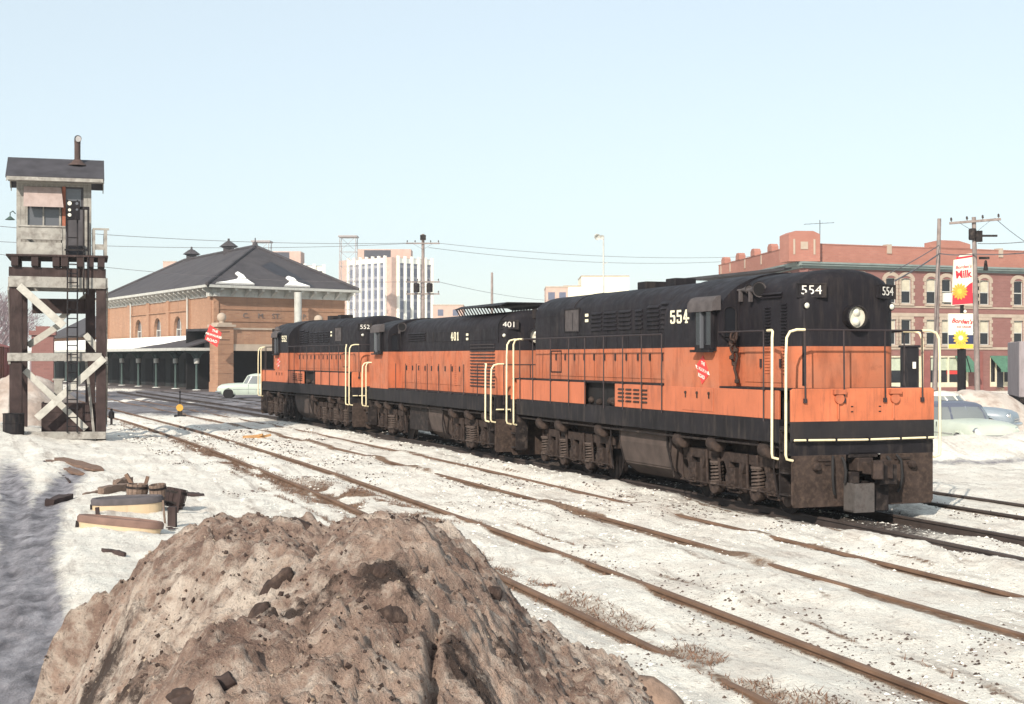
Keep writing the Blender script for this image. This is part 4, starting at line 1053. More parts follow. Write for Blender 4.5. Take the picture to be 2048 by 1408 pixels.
M_STONE = mk('pale_limestone', (0.40, 0.325, 0.26), 0.85, var=0.12, vs=1.5, col2=(0.34, 0.28, 0.22), amt=(0.6, 0.85), streak=True)
M_TRIM = mk('grey_painted_trim', (0.46, 0.46, 0.43), 0.7, var=0.12, vs=2, col2=(0.25, 0.25, 0.24), amt=(0.55, 0.8), streak=True)
M_SLATE = mk('grey_roof_slate', (0.062, 0.056, 0.061), 0.85, var=0.22, vs=0.8, col2=(0.035, 0.032, 0.04), amt=(0.5, 0.75), c2s=0.35, bump=0.5, bs=6, bd=0.05)
M_SNOWR = mk('roof_snow', (0.86, 0.85, 0.82), 0.8, var=0.06, vs=1.2, bump=0.5, bs=3, bd=0.08)
M_GREENT = mk('dark_green_trim', (0.055, 0.085, 0.08), 0.7, var=0.2, vs=2)
M_FIN = mk('white_concrete_fin', (0.80, 0.79, 0.72), 0.8, var=0.06, vs=0.3)
M_STRIP = mk('blue_grey_glazing', (0.11, 0.12, 0.17), 0.35, var=0.2, vs=0.6)
M_ASPROOF = mk('tar_roof', (0.04, 0.038, 0.042), 0.9, var=0.3, vs=0.8)

def wall_open(m, x0, x1, z0, z1, ops, t, y=0.0):
    """a wall slab from y to y+t with rectangular openings (x0,x1,z0,z1)"""
    xs = sorted({x0, x1, *[v for o in ops for v in o[:2]]}); zs = sorted({z0, z1, *[v for o in ops for v in o[2:4]]})
    for i in range(len(xs) - 1):
        k = 0
        while k < len(zs) - 1:
            cx = (xs[i] + xs[i+1]) / 2
            inop = lambda cz: any(o[0] < cx < o[1] and o[2] < cz < o[3] for o in ops)
            if inop((zs[k] + zs[k+1]) / 2): k += 1; continue
            j = k
            while j + 1 < len(zs) - 1 and not inop((zs[j+1] + zs[j+2]) / 2): j += 1
            m.box(xs[i], xs[i+1], y, y + t, zs[k], zs[j+1]); k = j + 1
    return m
Z = Vector((0, 0, 1))
def fac(o, xd):
    xd = Vector((xd[0], xd[1], 0)).normalized(); return frame(o, xd, Z.cross(xd), Z)

# ---- the depot
PC0 = Vector((-25.6, 122.0, 0)); dL = Vector((-0.5, 0.866, 0)); dR = Vector((0.743, 0.669, 0)); LS, RS = 36.0, 13.7
ST = thing('station_building', PC0, 0, 'tan brick railroad depot with grey hipped roof and arched windows', 'train station')
FL = fac(dL * LS, -dL); FR = fac((0, 0, 0), dR)
wx = [LS - l for l in (10.45, 17.0, 23.7)]
mw = MB(); ops = [(x - 1.2, x + 1.2, 3.9, 6.6) for x in wx]
wall_open(mw, 0, LS, 0, 8.35, ops, 0.45)
for x in wx:           # round heads
    for k in range(10):
        a0, a1 = math.pi * k / 10, math.pi * (k + 1) / 10
        p = lambda a: (x - 1.2 * math.cos(a), 5.4 + 1.2 * math.sin(a))
        q = [p(a0), (p(a0)[0], 6.6), (p(a1)[0], 6.6), p(a1)]
        mw.prism([(u, w if w < 6.6 else 6.6) for u, w in q], 'xz', 0.0, 0.3)
for x in (0.0, 8.6, 15.7, 22.3, 28.6, LS - 1.2): mw.box(x, x + 0.9, -0.16, 0.0, 0, 8.1)
mw.box(0, LS, -0.10, -0.003, 3.2, 3.4).box(9.5, 28.6, -0.14, -0.003, 7.0, 7.12)
mw.build('wall', M_BRICK_S, ST, FL)
arch = MB().box(-1.2, 1.2, 0.02, 0.05, 3.9, 6.6).mesh('arched_window', M_GLASS2)
for x in wx:
    w = inst('arched_window', arch, ST, FL @ T(x, 0.3, 0))
    fr = MB().box(-1.2, 1.2, -.04, .02, 5.35, 5.45).box(-.05, .05, -.04, .02, 3.9, 6.6).box(-1.2, -1.1, -.04, .02, 3.9, 5.5).box(1.1, 1.2, -.04, .02, 3.9, 5.5)
    fr.build('window_frame', M_TRIM, w)
    MB().box(x - 1.4, x + 1.4, -.18, .3, 3.72, 3.9).build('sill', M_STONE, ST, FL)
mw = MB(); wall_open(mw, 0.002, RS, 0, 8.35, [(9.2, 10.6, 3.4, 5.4)], 0.45)
for z in (7.55, 6.95, 5.9, 5.25): mw.box(0.0, RS, -0.05, -0.003, z, z + 0.09)
mw.build('wall', M_BRICK_S, ST, FR)
MB().box(9.2, 10.6, .2, .25, 3.4, 5.4).build('window', M_GLASS2, ST, FR)
MB().box(-.01, LS, .5, RS - .2, 0, .3).box(0, .4, RS - .4, RS, 0, 8.3).build('rear_wall', M_BRICK_S, ST, FL)
M_GL = mk('grey_letter', (.17, .14, .13), .7)
for ch, u in (('C.', 3.2), ('M.', 4.75), ('ST.', 6.3), ('P.', 9.3)):
    inst('wall_lettering', text_mesh(ch, 0.62, 0.02, 0.0, M_GL, 1.2), ST, FR @ frame((u, -0.02, 6.45), (1,0,0), (0,0,1), (0,-1,0)))
# entablature, brackets, eaves
for FM, LL in ((FL, LS), (FR, RS)):
    MB().box(-.5, LL + .5, -0.12, .4, 8.05, 8.35).box(-1.0, LL + 1.0, -1.05, -.93, 8.78, 9.0).box(-1.0, LL + 1.0, -.93, .3, 8.76, 8.80).box(-.2, LL + .2, -.2, .4, 8.35, 8.76).build('cornice', M_TRIM, ST, FM)
bk = MB().prism([(-.88, 8.75), (-.88, 8.58), (-.55, 8.42), (-.2, 8.15), (-.13, 8.10), (-.13, 8.75)], 'yz', -.13, .13).mesh('bracket', M_TRIM)
for k in range(26): inst('bracket', bk, ST, FL @ T(0.4 + k * 1.41, 0, 0))
for k in range(11): inst('bracket', bk, ST, FR @ T(0.35 + k * 1.36, 0, 0))
o_ = 1.05; E0 = -dL*o_ - dR*o_; EL = dL*(LS+o_) - dR*o_; ER = -dL*o_ + dR*(RS+o_); EB = dL*(LS+o_) + dR*(RS+o_)
for e in (E0, EL, ER, EB): e.z = 9.0
RG0 = dR * 7.15 + dL * 7.6; RG1 = dR * 7.15 + dL * 29.6; RG0.z = RG1.z = 13.2
dz = Vector((0, 0, -.18))
rm = MB()
for poly in ((EL, E0, RG0, RG1), (E0, ER, RG0), (ER, EB, RG1, RG0), (EB, EL, RG1)):
    rm.add([*poly], [tuple(range(len(poly)))])
rm.add([E0, ER, EB, EL], [(0, 1, 2, 3)])
rf = rm.build('roof', M_SLATE, ST)
rc = MB()
for a, b in ((E0, RG0), (ER, RG0), (EL, RG1), (EB, RG1), (RG0, RG1)): rc.tube([a + Z*.05, b + Z*.05], .16, 8)
rc.lathe([(.3, 0), (.2, .35), (.06, .5), (.05, .8), (0, .85)], RG0, (0,0,1), 8)
rc.build('ridge_cap', M_SLATE, rf, smooth=40)
vent = MB().box(-.45, .45, -.45, .45, -.5, .55).lathe([(.95, .5), (.85, .58), (.35, .95), (.12, 1.05), (.1, 1.3), (0, 1.32)], (0,0,0), (0,0,1), 8).box(-.62, .62, -.62, .62, .42, .54).mesh('roof_vent', M_SLATE)
for k in (7.6, 19.6): inst('roof_vent', vent, rf, Matrix.Translation(RG0 + dL * k))
# snow lying on the hip
ex = (ER - E0); up = (RG0 - (E0 + ex * .5))
nrm = ex.cross(up).normalized()
if nrm.z < 0: nrm = -nrm
def on_hip(poly, name, mat, th):
    base = [E0 + ex * u + up * v for u, v in poly]; n = len(base)
    vs = [b + nrm * .01 for b in base] + [E0 + ex * (u*.96+.04*c0) + up * v * .97 + nrm * th for (u, v), c0 in zip(poly, [sum(p[0] for p in poly)/n]*n)]
    MB().add(vs, [tuple(range(n)), tuple(range(2*n-1, n-1, -1))] + [(i, (i+1) % n, (i+1) % n + n, i + n) for i in range(n)]).build(name, mat, rf)
on_hip([(.055,.015),(.30,.015),(.285,.06),(.27,.13),(.268,.22),(.245,.30),(.225,.27),(.235,.20),(.20,.11),(.12,.05)], 'roof_snow', M_SNOWR, .18)
on_hip([(.49,.015),(.665,.015),(.63,.06),(.60,.10),(.595,.20),(.565,.245),(.545,.22),(.555,.14),(.525,.07)], 'roof_snow', M_SNOWR, .18)
darkslate_m = mk('dark_slate', (0.026, 0.025, 0.032), 0.5, var=0.2, vs=1)
on_hip([(.60,.05),(.70,.03),(.66,.22),(.60,.42),(.53,.62),(.44,.50),(.50,.30),(.57,.25)], 'dark_roof_patch', darkslate_m, .016)  # separate darker patch laid on the slate of the hip
# downpipe and flue
MB().cyl((7.75, -1.25, 0.3), (7.75, -1.25, 8.6), .33, n=14).build('metal_flue', M_TRIM, ST, FR, smooth=40)
MB().cyl((-.25, -.28, 0), (-.25, -.28, 8.4), .07, n=8).build('downpipe', M_TRIM, ST, FL, smooth=40)
for l in (10.0, 29.0): MB().cyl((LS - l + 3.4, -.28, 3.6), (LS - l + 3.4, -.28, 8.4), .07, n=8).build('downpipe', M_TRIM, ST, FL, smooth=40)
# near-black panel and doors, painted stand-in for the shade under the canopy
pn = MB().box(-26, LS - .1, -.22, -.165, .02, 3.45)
pn.build('canopy_shade_panel', mk('canopy_shade_black', (.022, .026, .026), .8, var=.2), ST, FL)
for k in range(13):
    MB().box(-22 + k*4.2, -19.6 + k*4.2, -.27, -.222, .1, 2.7).build('canopy_shade_door', M_DARK, ST, FL)

# ---- platform canopy
CN = thing('platform_canopy', PC0, 0, 'long low platform canopy with iron columns and snow on its roof', 'canopy')
x0, x1 = -26.0, LS + 4.2
MB().prism([(-4.1, 3.42), (-4.1, 3.56), (-.24, 4.75), (-.24, 4.6)], 'yz', x0, x1).build('canopy_roof', M_SLATE, CN, FL)
MB().box(x0, x1, -4.16, -4.102, 3.36, 3.60).box(x1, x1 + .06, -4.1, -.2, 3.36, 3.6).build('fascia', M_TRIM, CN, FL)
col = MB().lathe([(.20, 0), (.20, .15), (.12, .25), (.10, 1.0), (.095, 2.5), (.15, 2.6), (.12, 2.7), (.22, 3.0), (.22, 3.1), (.1, 3.12), (.1, 3.5)], (0,0,0), (0,0,1), 10)
col.prism([(-1.4, 3.55), (-1.4, 3.42), (-.5, 3.1), (-.12, 2.55), (.12, 2.55), (.5, 3.1), (1.2, 3.5), (1.2, 3.62)], 'yz', -.05, .05)
cm = col.mesh('column', M_GREENT, 40)
cap_ = MB().lathe([(.21, 2.30), (.23, 2.36), (.23, 2.66), (.2, 2.72)], (0,0,0), (0,0,1), 10).mesh('capital', M_TRIM, 40)
for k in range(11):
    c = inst('column', cm, CN, FL @ T(LS + 3.2 - k * 5.9, -2.5, 0)); inst('capital', cap_, c)
    MB().lathe([(.40, 0.02), (.36, .12), (.1, .16)], (0,0,0), (0,0,1), 9).build('snow_foot', M_SNOWR, c)
MB().box(x0, x1, -4.6, -.2, -.2, .10).build('platform', mk('wet_platform', (.10, .085, .085), .6, var=.3, vs=.6), CN, FL)
sx = np.arange(x0, x1 - 1.2, .5); sm = MB(); secs = []
for x in sx:
    lo = -4.05 + 2.9 * float(sst(LS - 14, LS + 1.5, x)) + .5 * (float(vn(x*.5, 0*x, 3)) - .5) * float(sst(LS-16, LS-10, x))
    sec = []
    for k in range(9):
        y = lo + (-.26 - lo) * k / 8; zz = 3.56 + (y + 4.1) * .309
        sec.append((x, y, zz + (.02 + .24 * math.sin(math.pi * min(1, .12 + k / 6)) ** .5 * (1 if k < 7 else 1)) * (.8 + .5 * float(vn(x*.7, y, 8)))))
    secs.append(sec + [(x, -.26, 4.6), (x, lo, 3.5)])
sm.loft(secs, True, True, True).build('roof_snow', M_SNOWR, CN, FL, smooth=60)

# ---- carriage porch with ball topped pier
PO = thing('station_porch', (-23.9, 115.6, 0), math.atan2(dR.y, dR.x), 'brick porch with stone ball on its square corner pier', 'porch')
def pier(x):
    p = MB().box(x, x + 1.45, 0, 1.3, 0, 5.3).box(x - .05, x + 1.5, -.05, 1.35, 0, .8)
    for z in (1.5, 2.3, 3.1, 3.9): p.box(x - .02, x + 1.47, -.025, 1.32, z, z + .07)
    o = p.build('pier', M_BRICK_S, PO)
    MB().box(x - .15, x + 1.6, -.15, 1.45, 5.3, 5.5).box(x + .1, x + 1.35, .1, 1.2, 5.5, 5.65).lathe([(.22, 5.62), (.2, 5.75), (.34, 5.9), (.38, 6.1), (.33, 6.3), (.15, 6.45), (0, 6.47)], (x + .72, .65, 0), (0,0,1), 14).build('pier_cap', M_STONE, o, smooth=40)
pier(0); pier(9.5)
MB().box(1.46, 9.49, .2, 1.0, 3.9, 5.1).build('porch_wall', M_BRICK_S, PO)
MB().box(1.46, 9.49, .1, 1.1, 5.1, 5.25).box(1.46, 9.49, .12, 1.05, 3.35, 3.9).build('stone_band', M_STONE, PO)
MB().box(0.2, 10.8, 1.05, 5.6, 5.0, 5.2).build('porch_roof', M_ASPROOF, PO)
MB().box(0.2, 10.8, 5.4, 5.6, 0, 5.0).build('porch_shade_wall', M_DARK, PO)  # black back wall stands in for the shade inside the porch opening
# red railroad sign on a bracket at the end of the canopy
rs_ = thing('railroad_sign', PX(427, 672, 113.5), R(8), 'red tilted railroad sign with white lettering on the canopy end', 'sign')
sb = MB().prism([(-.29, .92), (.64, .26), (.29, -.90), (-.69, -.25)], 'xz', -.05, .05).build('sign_board', M_RED, rs_)
e = Vector((.98, 0, -.02 - .30)).normalized()
xd = Vector((.93, 0, -.66)).normalized() * 0.5 + Vector((1, 0, 0)) * .5; xd.normalize(); yd = Vector((0, -1, 0)).cross(xd)
for tx, szz, du in (('THE', .26, .40), ('MILWAUKEE', .235, .04), ('ROAD', .30, -.38)):
    inst('sign_lettering', text_mesh(tx, szz, .004, .008, M_WHITE), sb, frame(Vector((0, -.056, 0)) + yd * du, xd, yd, (0, -1, 0)))
MB().beam((.0, .1, .3), (1.2, .9, .35), .06, .06).beam((.0, .1, -.3), (1.2, .9, -.3), .06, .06).build('sign_bracket', M_BLACK, rs_)

# ---- lower wing with house-like roof, left of the depot
WG = thing('freight_house', PX(140, 760, 182) , math.atan2(-dL.y, -dL.x), 'low tan brick freight house with dark gable roof behind the watch tower', 'freight house')
WG.location.z = 0
wall = MB(); wall_open(wall, -9, 9, 0, 5.6, [(-4, -2.4, 2.4, 4.4), (3.0, 4.6, 2.4, 4.4), (6.4, 8, 2.4, 4.4)], .4); wall.box(-9, -8.6, .4, 9, 0, 5.6).box(8.6, 9, .4, 9, 0, 5.6)
wall.build('wall', M_BRICK_S, WG)
for x in (-3.2, 3.8, 7.2): MB().box(x - .8, x + .8, .2, .26, 2.4, 4.4).build('window', M_GLASS, WG); MB().box(x - .95, x + .95, -.1, .2, 2.25, 2.4).build('sill', M_STONE, WG)
MB().prism([(-1.0, 5.5), (4.5, 8.3), (10, 5.5), (10, 5.3), (-1.0, 5.3)], 'yz', -9.8, 9.8).build('roof', M_SLATE, WG)
# ---- small brick pier and red freight cars, far left
BP = thing('brick_chimney', PX(86, 760, 96), R(15), 'short red brick stack standing behind the tower legs', 'chimney'); BP.location.z = 0
MB().box(-.7, .7, -.7, .7, 0, 4.3).build('stack_shaft', M_BRICK_R, BP); MB().box(-.85, .85, -.85, .85, 4.3, 4.6).box(-.45, .45, -.45, .45, 4.6, 4.9).build('stack_cap', M_BRICK_R, BP)
def freight_car(x, y, rz, label, col):
    c = thing('freight_car', (x, y, 0), rz, label, 'freight car', 'freight cars at far left')
    m = mk('boxcar_red', col, .85, var=.2, vs=.8, col2=(.08, .045, .04), amt=(.5, .8), streak=True)
    b = MB().box(-6, 6, -1.4, 1.4, 1.1, 3.7).box(-6, 6, -1.45, 1.45, 1.0, 1.12)
    for k in range(13): b.box(-6 + k - .05 * (k > 0), -5.9 + k, -1.46, 1.46, 1.1, 3.7)
    b.build('car_body', m, c)
    MB().prism([(-1.5, 3.7), (0, 4.1), (1.5, 3.7)], 'yz', -6.05, 6.05).build('car_roof', m, c)
    MB().box(-1.0, 1.0, -1.52, -1.46, 1.2, 3.6).build('sliding_door', m, c)
    for a in (-4.3, 4.3):
        t = MB().box(a - 1.2, a + 1.2, -1.05, 1.05, .5, .8)
        t.build('truck_frame', M_GRIME_D, c)
        for w in (-.85, .85):
            MB().cyl((a + w, -.8, .42), (a + w, .8, .42), .42, n=16).build('wheelset', M_GRIME_D, c, smooth=40)
freight_car(-46.5, 126, R(100), 'dark red boxcar at the far left edge of the yard', (.22, .055, .05))
freight_car(-42.6, 112, R(100), 'red brown gondola-height boxcar in front of the dark red one', (.25, .085, .055))

# ---- corner block with parapet, at right
PC1 = Vector((22.9, 112.0, 0)); eL = Vector((-.10, .995, 0)); eR = Vector((.927, .375, 0)); L1, R1 = 27.0, 34.0
BB = thing('brick_corner_building', PC1, 0, 'three storey red brick corner block with parapet and pale stone trim', 'building')
GL = fac(eL * L1, -eL); GR = fac((0, 0, 0), eR)
us = [4.0, 5.5, 8.4, 9.9, 12.4, 13.95, 16.4, 17.85, 21.4, 22.9, 25.6, 27.1, 30.0, 31.5]
ops = [(u - .5, u + .5, 7.2, 9.25) for u in us] + [(u - .5, u + .5, 3.85, 6.0) for u in us]
shops = [(1.2, 7.0), (8.0, 11.4), (12.2, 16.2), (18.4, 21.2), (22.4, 27.5), (28.5, 33)]
ops += [(a, b, .35, 2.95) for a, b in shops]
m = MB(); wall_open(m, 0, R1, 0, 10.2, ops, .45); m.build('wall', M_BRICK_R, BB, GR)
lus = [3.5, 7.5, 11.5, 15.5, 19.5, 23.5]
m = MB(); wall_open(m, 0, L1, 0, 10.2, [(u - .5, u + .5, a, b) for u in lus for a, b in ((7.2, 9.25), (3.85, 6.0))], .45); m.build('wall', M_BRICK_R, BB, GL)
MB().box(.45, R1, .45, 20, 9.9, 10.1).build('roof', M_ASPROOF, BB, GR)
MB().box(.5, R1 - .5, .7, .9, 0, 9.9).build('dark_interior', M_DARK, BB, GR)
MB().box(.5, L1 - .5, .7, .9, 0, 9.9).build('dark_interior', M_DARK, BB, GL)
# window set: sash frame, panes, shade; sill
def sash(name='window'):
    return MB().box(-.5, .5, .10, .16, 0, .07).box(-.5, .5, .10, .16, 1.98, 2.05).box(-.5, -.43, .10, .16, .07, 1.98).box(.43, .5, .10, .16, .07, 1.98).box(-.43, .43, .10, .15, .98, 1.06).mesh(name, M_TRIM)
SA = sash(); PN = MB().box(-.43, .43, .16, .18, .07, 1.98).mesh('pane', M_GLASS); SHD = MB().box(-.42, .42, .145, .159, 1.06, 1.95).mesh('roller_shade', mk('cream_shade', (.50, .46, .36), .9, var=.15, vs=2))
SIL = MB().box(-.68, .68, -.16, .12, -.18, -.003).mesh('sill', M_STONE)
qn = MB()
for k in range(7):
    w_ = .34 if k % 2 == 0 else .20
    qn.box(-.5 - w_, -.502, -.04, .06, .02 + k*.30, .30 + k*.30).box(.502, .5 + w_, -.04, .06, .02 + k*.30, .30 + k*.30)
QN = qn.mesh('quoin_stones', M_STONE)
arch_ = MB(); 
for k in range(7):
    a0 = R(35) + R(110) * k / 7; a1 = R(35) + R(110) * (k + 1) / 7
    r0, r1 = .66, .98; cz_ = 1.58
    arch_.prism([(r0*math.cos(a0), cz_ + r0*math.sin(a0)), (r1*math.cos(a0), cz_ + r1*math.sin(a0)), (r1*math.cos(a1), cz_ + r1*math.sin(a1)), (r0*math.cos(a1), cz_ + r0*math.sin(a1))], 'xz', -.05, .08)
arch_.prism([(-.5, 2.05), (-.5, 1.93), (-.25, 2.05)], 'xz', .0, .1).prism([(.5, 2.05), (.5, 1.93), (.25, 2.05)], 'xz', .0, .1)
ARC = arch_.mesh('stone_arch', M_STONE)
LNT = MB().box(-.72, .72, -.05, .08, 2.05, 2.30).mesh('lintel', M_STONE)
for FM, uu in ((GR, us), (GL, lus)):
    for i, u in enumerate(uu):
        for z in (7.2, 3.85):
            w = inst('window', SA, BB, FM @ T(u, 0, z)); inst('pane', PN, w); inst('sill', SIL, w)
            if (i * 7 + int(z)) % 3: inst('roller_shade', SHD, w)
            inst('quoin_stones', QN, w)
            inst('stone_arch' if z > 7 else 'lintel', ARC if z > 7 else LNT, w)
MB().box(13.6, 14.2, -.3, .1, 7.35, 8.1).build('air_unit', M_WHITE, BB, GR)
for FM, LL in ((GR, R1), (GL, L1)):
    MB().box(0, LL, -.07, -.003, 6.85, 7.0).box(0, LL, -.07, -.003, 6.15, 6.42).box(0, LL, -.07, -.003, 3.45, 3.66).build('stone_band', M_STONE, BB, FM)
    MB().box(-.4, LL, -.55, .0, 10.2, 10.34).box(-.4, LL, -.45, -.02, 10.05, 10.2).box(-.2, LL, -.2, -.01, 9.85, 10.05).build('cornice', mk('grey_green_cornice', (.20, .24, .23), .7, var=.15, vs=1), BB, FM)
    MB().box(0, LL, -.02, .4, 10.345, 11.75).build('parapet', M_BRICK_P, BB, FM)
    MB().box(0, LL, -.06, .44, 11.75, 11.83).build('coping', M_BRICK_P, BB, FM)
def merlon(FM, u, w, h, name='parapet_step'):
    p = MB().prism([(u - w/2, 11.83), (u + w/2, 11.83), (u + w/2, 11.83 + h*.6), (u + w*.22, 11.83 + h), (u - w*.22, 11.83 + h), (u - w/2, 11.83 + h*.6)], 'xz', -.1, .5).build(name, M_BRICK_P, BB, FM)
merlon(GR, 14.2, 4.2, .62); merlon(GR, 27, 4, .6)
for u in (2.0, 7.4, 12.6, 18): merlon(GL, u, 1.3, .62)
for u in (8.2, 19.5, 23): MB().box(u - .22, u + .22, -.1, .5, 11.2, 11.95).build('stone_block', M_STONE, BB, GR)
for u in (1.0, 4.5, 9.8, 15.2, 21): MB().box(u - .12, u + .12, -.08, .3, 10.9, 11.7).build('stone_block', M_STONE, BB, GL)
cp_ = MB().box(-1.25, 1.3, -.35, 1.9, 10.36, 12.35).prism([(-1.25, 12.35), (-1.25, 12.5), (-.7, 12.75), (.75, 12.75), (1.3, 12.5), (1.3, 12.35)], 'xz', -.35, 1.9)
cp_.build('corner_turret', M_BRICK_P, BB, T(0, 0, 0, R(8)))
MB().box(-.9, -.75, -.40, -.352, 10.9, 12.1).box(.75, .9, -.40, -.352, 10.9, 12.1).box(-.3, .3, -.40, -.352, 11.3, 11.9).build('turret_stone', M_STONE, BB, T(0, 0, 0, R(8)))
# shop fronts
M_CREAMW = mk('cream_shop_paint', (.62, .56, .42), .7, var=.12, vs=2)
M_AWN = mk('green_awning', (.075, .17, .115), .9, var=.15, vs=2, col2=(.05, .10, .075), streak=True, amt=(.5, .8))
for i, (a, b) in enumerate(shops):
    fr = MB().box(a, a + .14, .05, .2, .35, 2.95).box(b - .14, b, .05, .2, .35, 2.95).box(a + .14, b - .14, .05, .2, 2.8, 2.95).box(a + .14, b - .14, .05, .25, .35, .75)
    n = max(1, int((b - a) / 1.7))
    for k in range(1, n): x = a + (b - a) * k / n; fr.box(x - .05, x + .05, .05, .2, .75, 2.8)
    s_ = fr.build('shop_front', M_CREAMW, BB, GR)
    MB().box(a + .14, b - .14, .21, .24, .75, 2.8).build('pane', M_GLASS, s_)
    if i in (1, 2): MB().box(a + .3, b - .3, .19, .208, 1.75, 2.75).build('roller_shade', mk('pale_green_shade', (.42, .46, .36), .9), s_); MB().box((a+b)/2 - .1, (a+b)/2 + 1.0, .17, .189, 1.42, 1.72).build('shop_notice', M_RED, s_)
    if i >= 2:
        MB().prism([(-.02, 2.95), (-1.35, 1.85), (-1.37, 1.60), (-1.33, 1.60), (-1.31, 1.83), (-.02, 2.85)], 'yz', a + (.0 if i != 2 else 2.6), b).build('awning', M_AWN, s_)
for x in (17.0, 11.6): MB().box(x, x + .6, -.12, 0, 0, 3.3).build('brick_pier', mk('maroon_pier', (.23, .085, .075), .85, var=.15, vs=2), BB, GR)
dr_ = MB().box(19.0, 19.9, .0, .1, .02, 2.4).build('shop_door', M_CREAMW, BB, GR); MB().box(19.12, 19.78, -.02, -.001, .3, 2.2).build('pane', M_GLASS, dr_)
# aerial on the roof
AE = MB().cyl((0,0,0), (0,0,2.2), .03, n=6).cyl((-1.3,0,1.85), (1.2,.2,2.0), .018, n=5)
for k in range(6): AE.cyl((-1.2 + .45*k, -.35, 1.86 + .025*k), (-1.2 + .45*k, .45, 1.86 + .025*k), .012, n=4)
ae = AE.build('roof_aerial', M_TARP); ae.location = PX(1640, 484, 116); ae.location.z -= .4
tag(ae, 'thin television aerial on the roof of the brick corner block', 'aerial')

# ---- far towers
M_SPAN = mk('slate_spandrel', (.26, .26, .30), .6, var=.1)
def slab_tower(name, corner, aA, lA, aB, lB, H, pA, label, pent, wing=0):
    t = thing(name, corner, 0, label, 'building')
    dA = Vector((-math.sin(aA), math.cos(aA), 0)); dB = Vector((math.sin(aB), math.cos(aB), 0))
    FA = fac(dA * lA, -dA); FB = fac((0, 0, 0), dB)
    fl = 3.3; nf = int((H - 3) / fl)
    MB().add([Vector((0,0,0)), dB*lB, dB*lB + dA*lA, dA*lA, Vector((0,0,H)), dB*lB + Z*H, dB*lB + dA*lA + Z*H, dA*lA + Z*H], [(0,1,5,4),(1,2,6,5),(2,3,7,6),(3,0,4,7),(4,5,6,7)]).build('wall', M_BRICK_T, t)
    for FM, LL, s0, s1 in ((FA, lA, wing, pA), (FB, lB, pA, 0)):
        x0, x1 = s0, LL - s1
        n = max(2, round((x1 - x0) / 2.9)); p = (x1 - x0) / n
        for k in range(n):
            st = MB().box(x0 + k*p + .35, x0 + (k+1)*p - .35, -.08, -.01, 0, H - 1.6).build('window_strip', M_STRIP, t, FM)
            sp = MB()
            for q in range(nf): sp.box(x0 + k*p + .36, x0 + (k+1)*p - .36, -.14, -.082, H - 2.2 - q*fl - .8, H - 2.2 - q*fl)
            sp.build('spandrel', M_SPAN, st)['kind'] = 'stuff'
        fin = MB().box(-.34, .34, -.75, -.0, 0, H + .5).mesh('fin', M_FIN)
        for k in range(n + 1): inst('fin', fin, t, FM @ T(x0 + k*p, 0, 0))
        MB().box(x0, x1, -.35, -.15, H - 1.6, H - .2).build('parapet', M_FIN, t, FM)
    if pent:
        c = dA * (lA * .45) + dB * (lB * .45)
        w, d, h = pent
        pb = MB().box(-w/2, w/2, -d/2, d/2, H, H + h).build('penthouse', M_BRICK_T, t, frame(c, (1,0,0), (0,1,0), Z))
        MB().box(-w*.38, w*.12, -d/2 - .06, -d/2 - .005, H + .2, H + h - .3).build('louvre_panel', mk('dark_louvre', (.055, .055, .07), .7), pb)
    return t
D1 = 420.0
slab_tower('office_tower', Vector(((783 - 1024) / F * D1, D1, 0)), R(47), 24.0, R(42), 16.5, CAMZ + 201 / F * D1, 2.4, 'tall pale office tower with white vertical fins behind the depot', (16, 8, 3.0), 5.0)
slab_tower('finned_office_block', Vector(((560 - 1024) / F * 430, 430, 0)), R(50), 12.0, R(60), 14.0, CAMZ + 186 / F * 430, 1.5, 'pale finned office block half hidden by the depot roof', (9, 8, 4.2))
def far_block(px0, px1, py, d, depth, mat, label, name='city_building', win=True):
    x0, x1 = (px0 - 1024) / F * d, (px1 - 1024) / F * d; h = CAMZ + (HOR - py) / F * d
    t = thing(name, ((x0 + x1) / 2, d, 0), 0, label, 'building'); w = (x1 - x0) / 2
    MB().box(-w, w, 0, depth, 0, h).build('wall', mat, t); MB().box(-w - .1, w + .1, -.1, depth, h, h + .25).build('coping', M_STONE, t)
    if win:
        n = max(2, int(w * 2 / 3.4)); wm = MB().box(-.7, .7, -.05, .02, 0, 1.6).mesh('window', M_STRIP)
        for k in range(n):
            for q in range(max(1, int(h / 3.6))):
                inst('window', wm, t, T(-w + (k + .5) * 2 * w / n, 0, h - 2.6 - q * 3.4))
M_CREAMB = mk('cream_render', (.74, .70, .56), .85, var=.06, vs=.4)
far_block(1092, 1136, 575, 300, 14, M_BRICK_T, 'small pink brick block behind the nearest locomotive roof')
far_block(1163, 1258, 553, 330, 16, M_CREAMB, 'plain cream building behind the floodlight pole', win=False)
far_block(1128, 1168, 573, 331, 10, M_CREAMB, 'low cream annex left of the plain cream building', win=False)
far_block(866, 926, 611, 360, 14, M_BRICK_T, 'low pinkish building right of the tall office tower')
far_block(326, 352, 524, 420, 12, M_BRICK_T, 'pink rooftop block showing over the left slope of the depot roof', win=False)
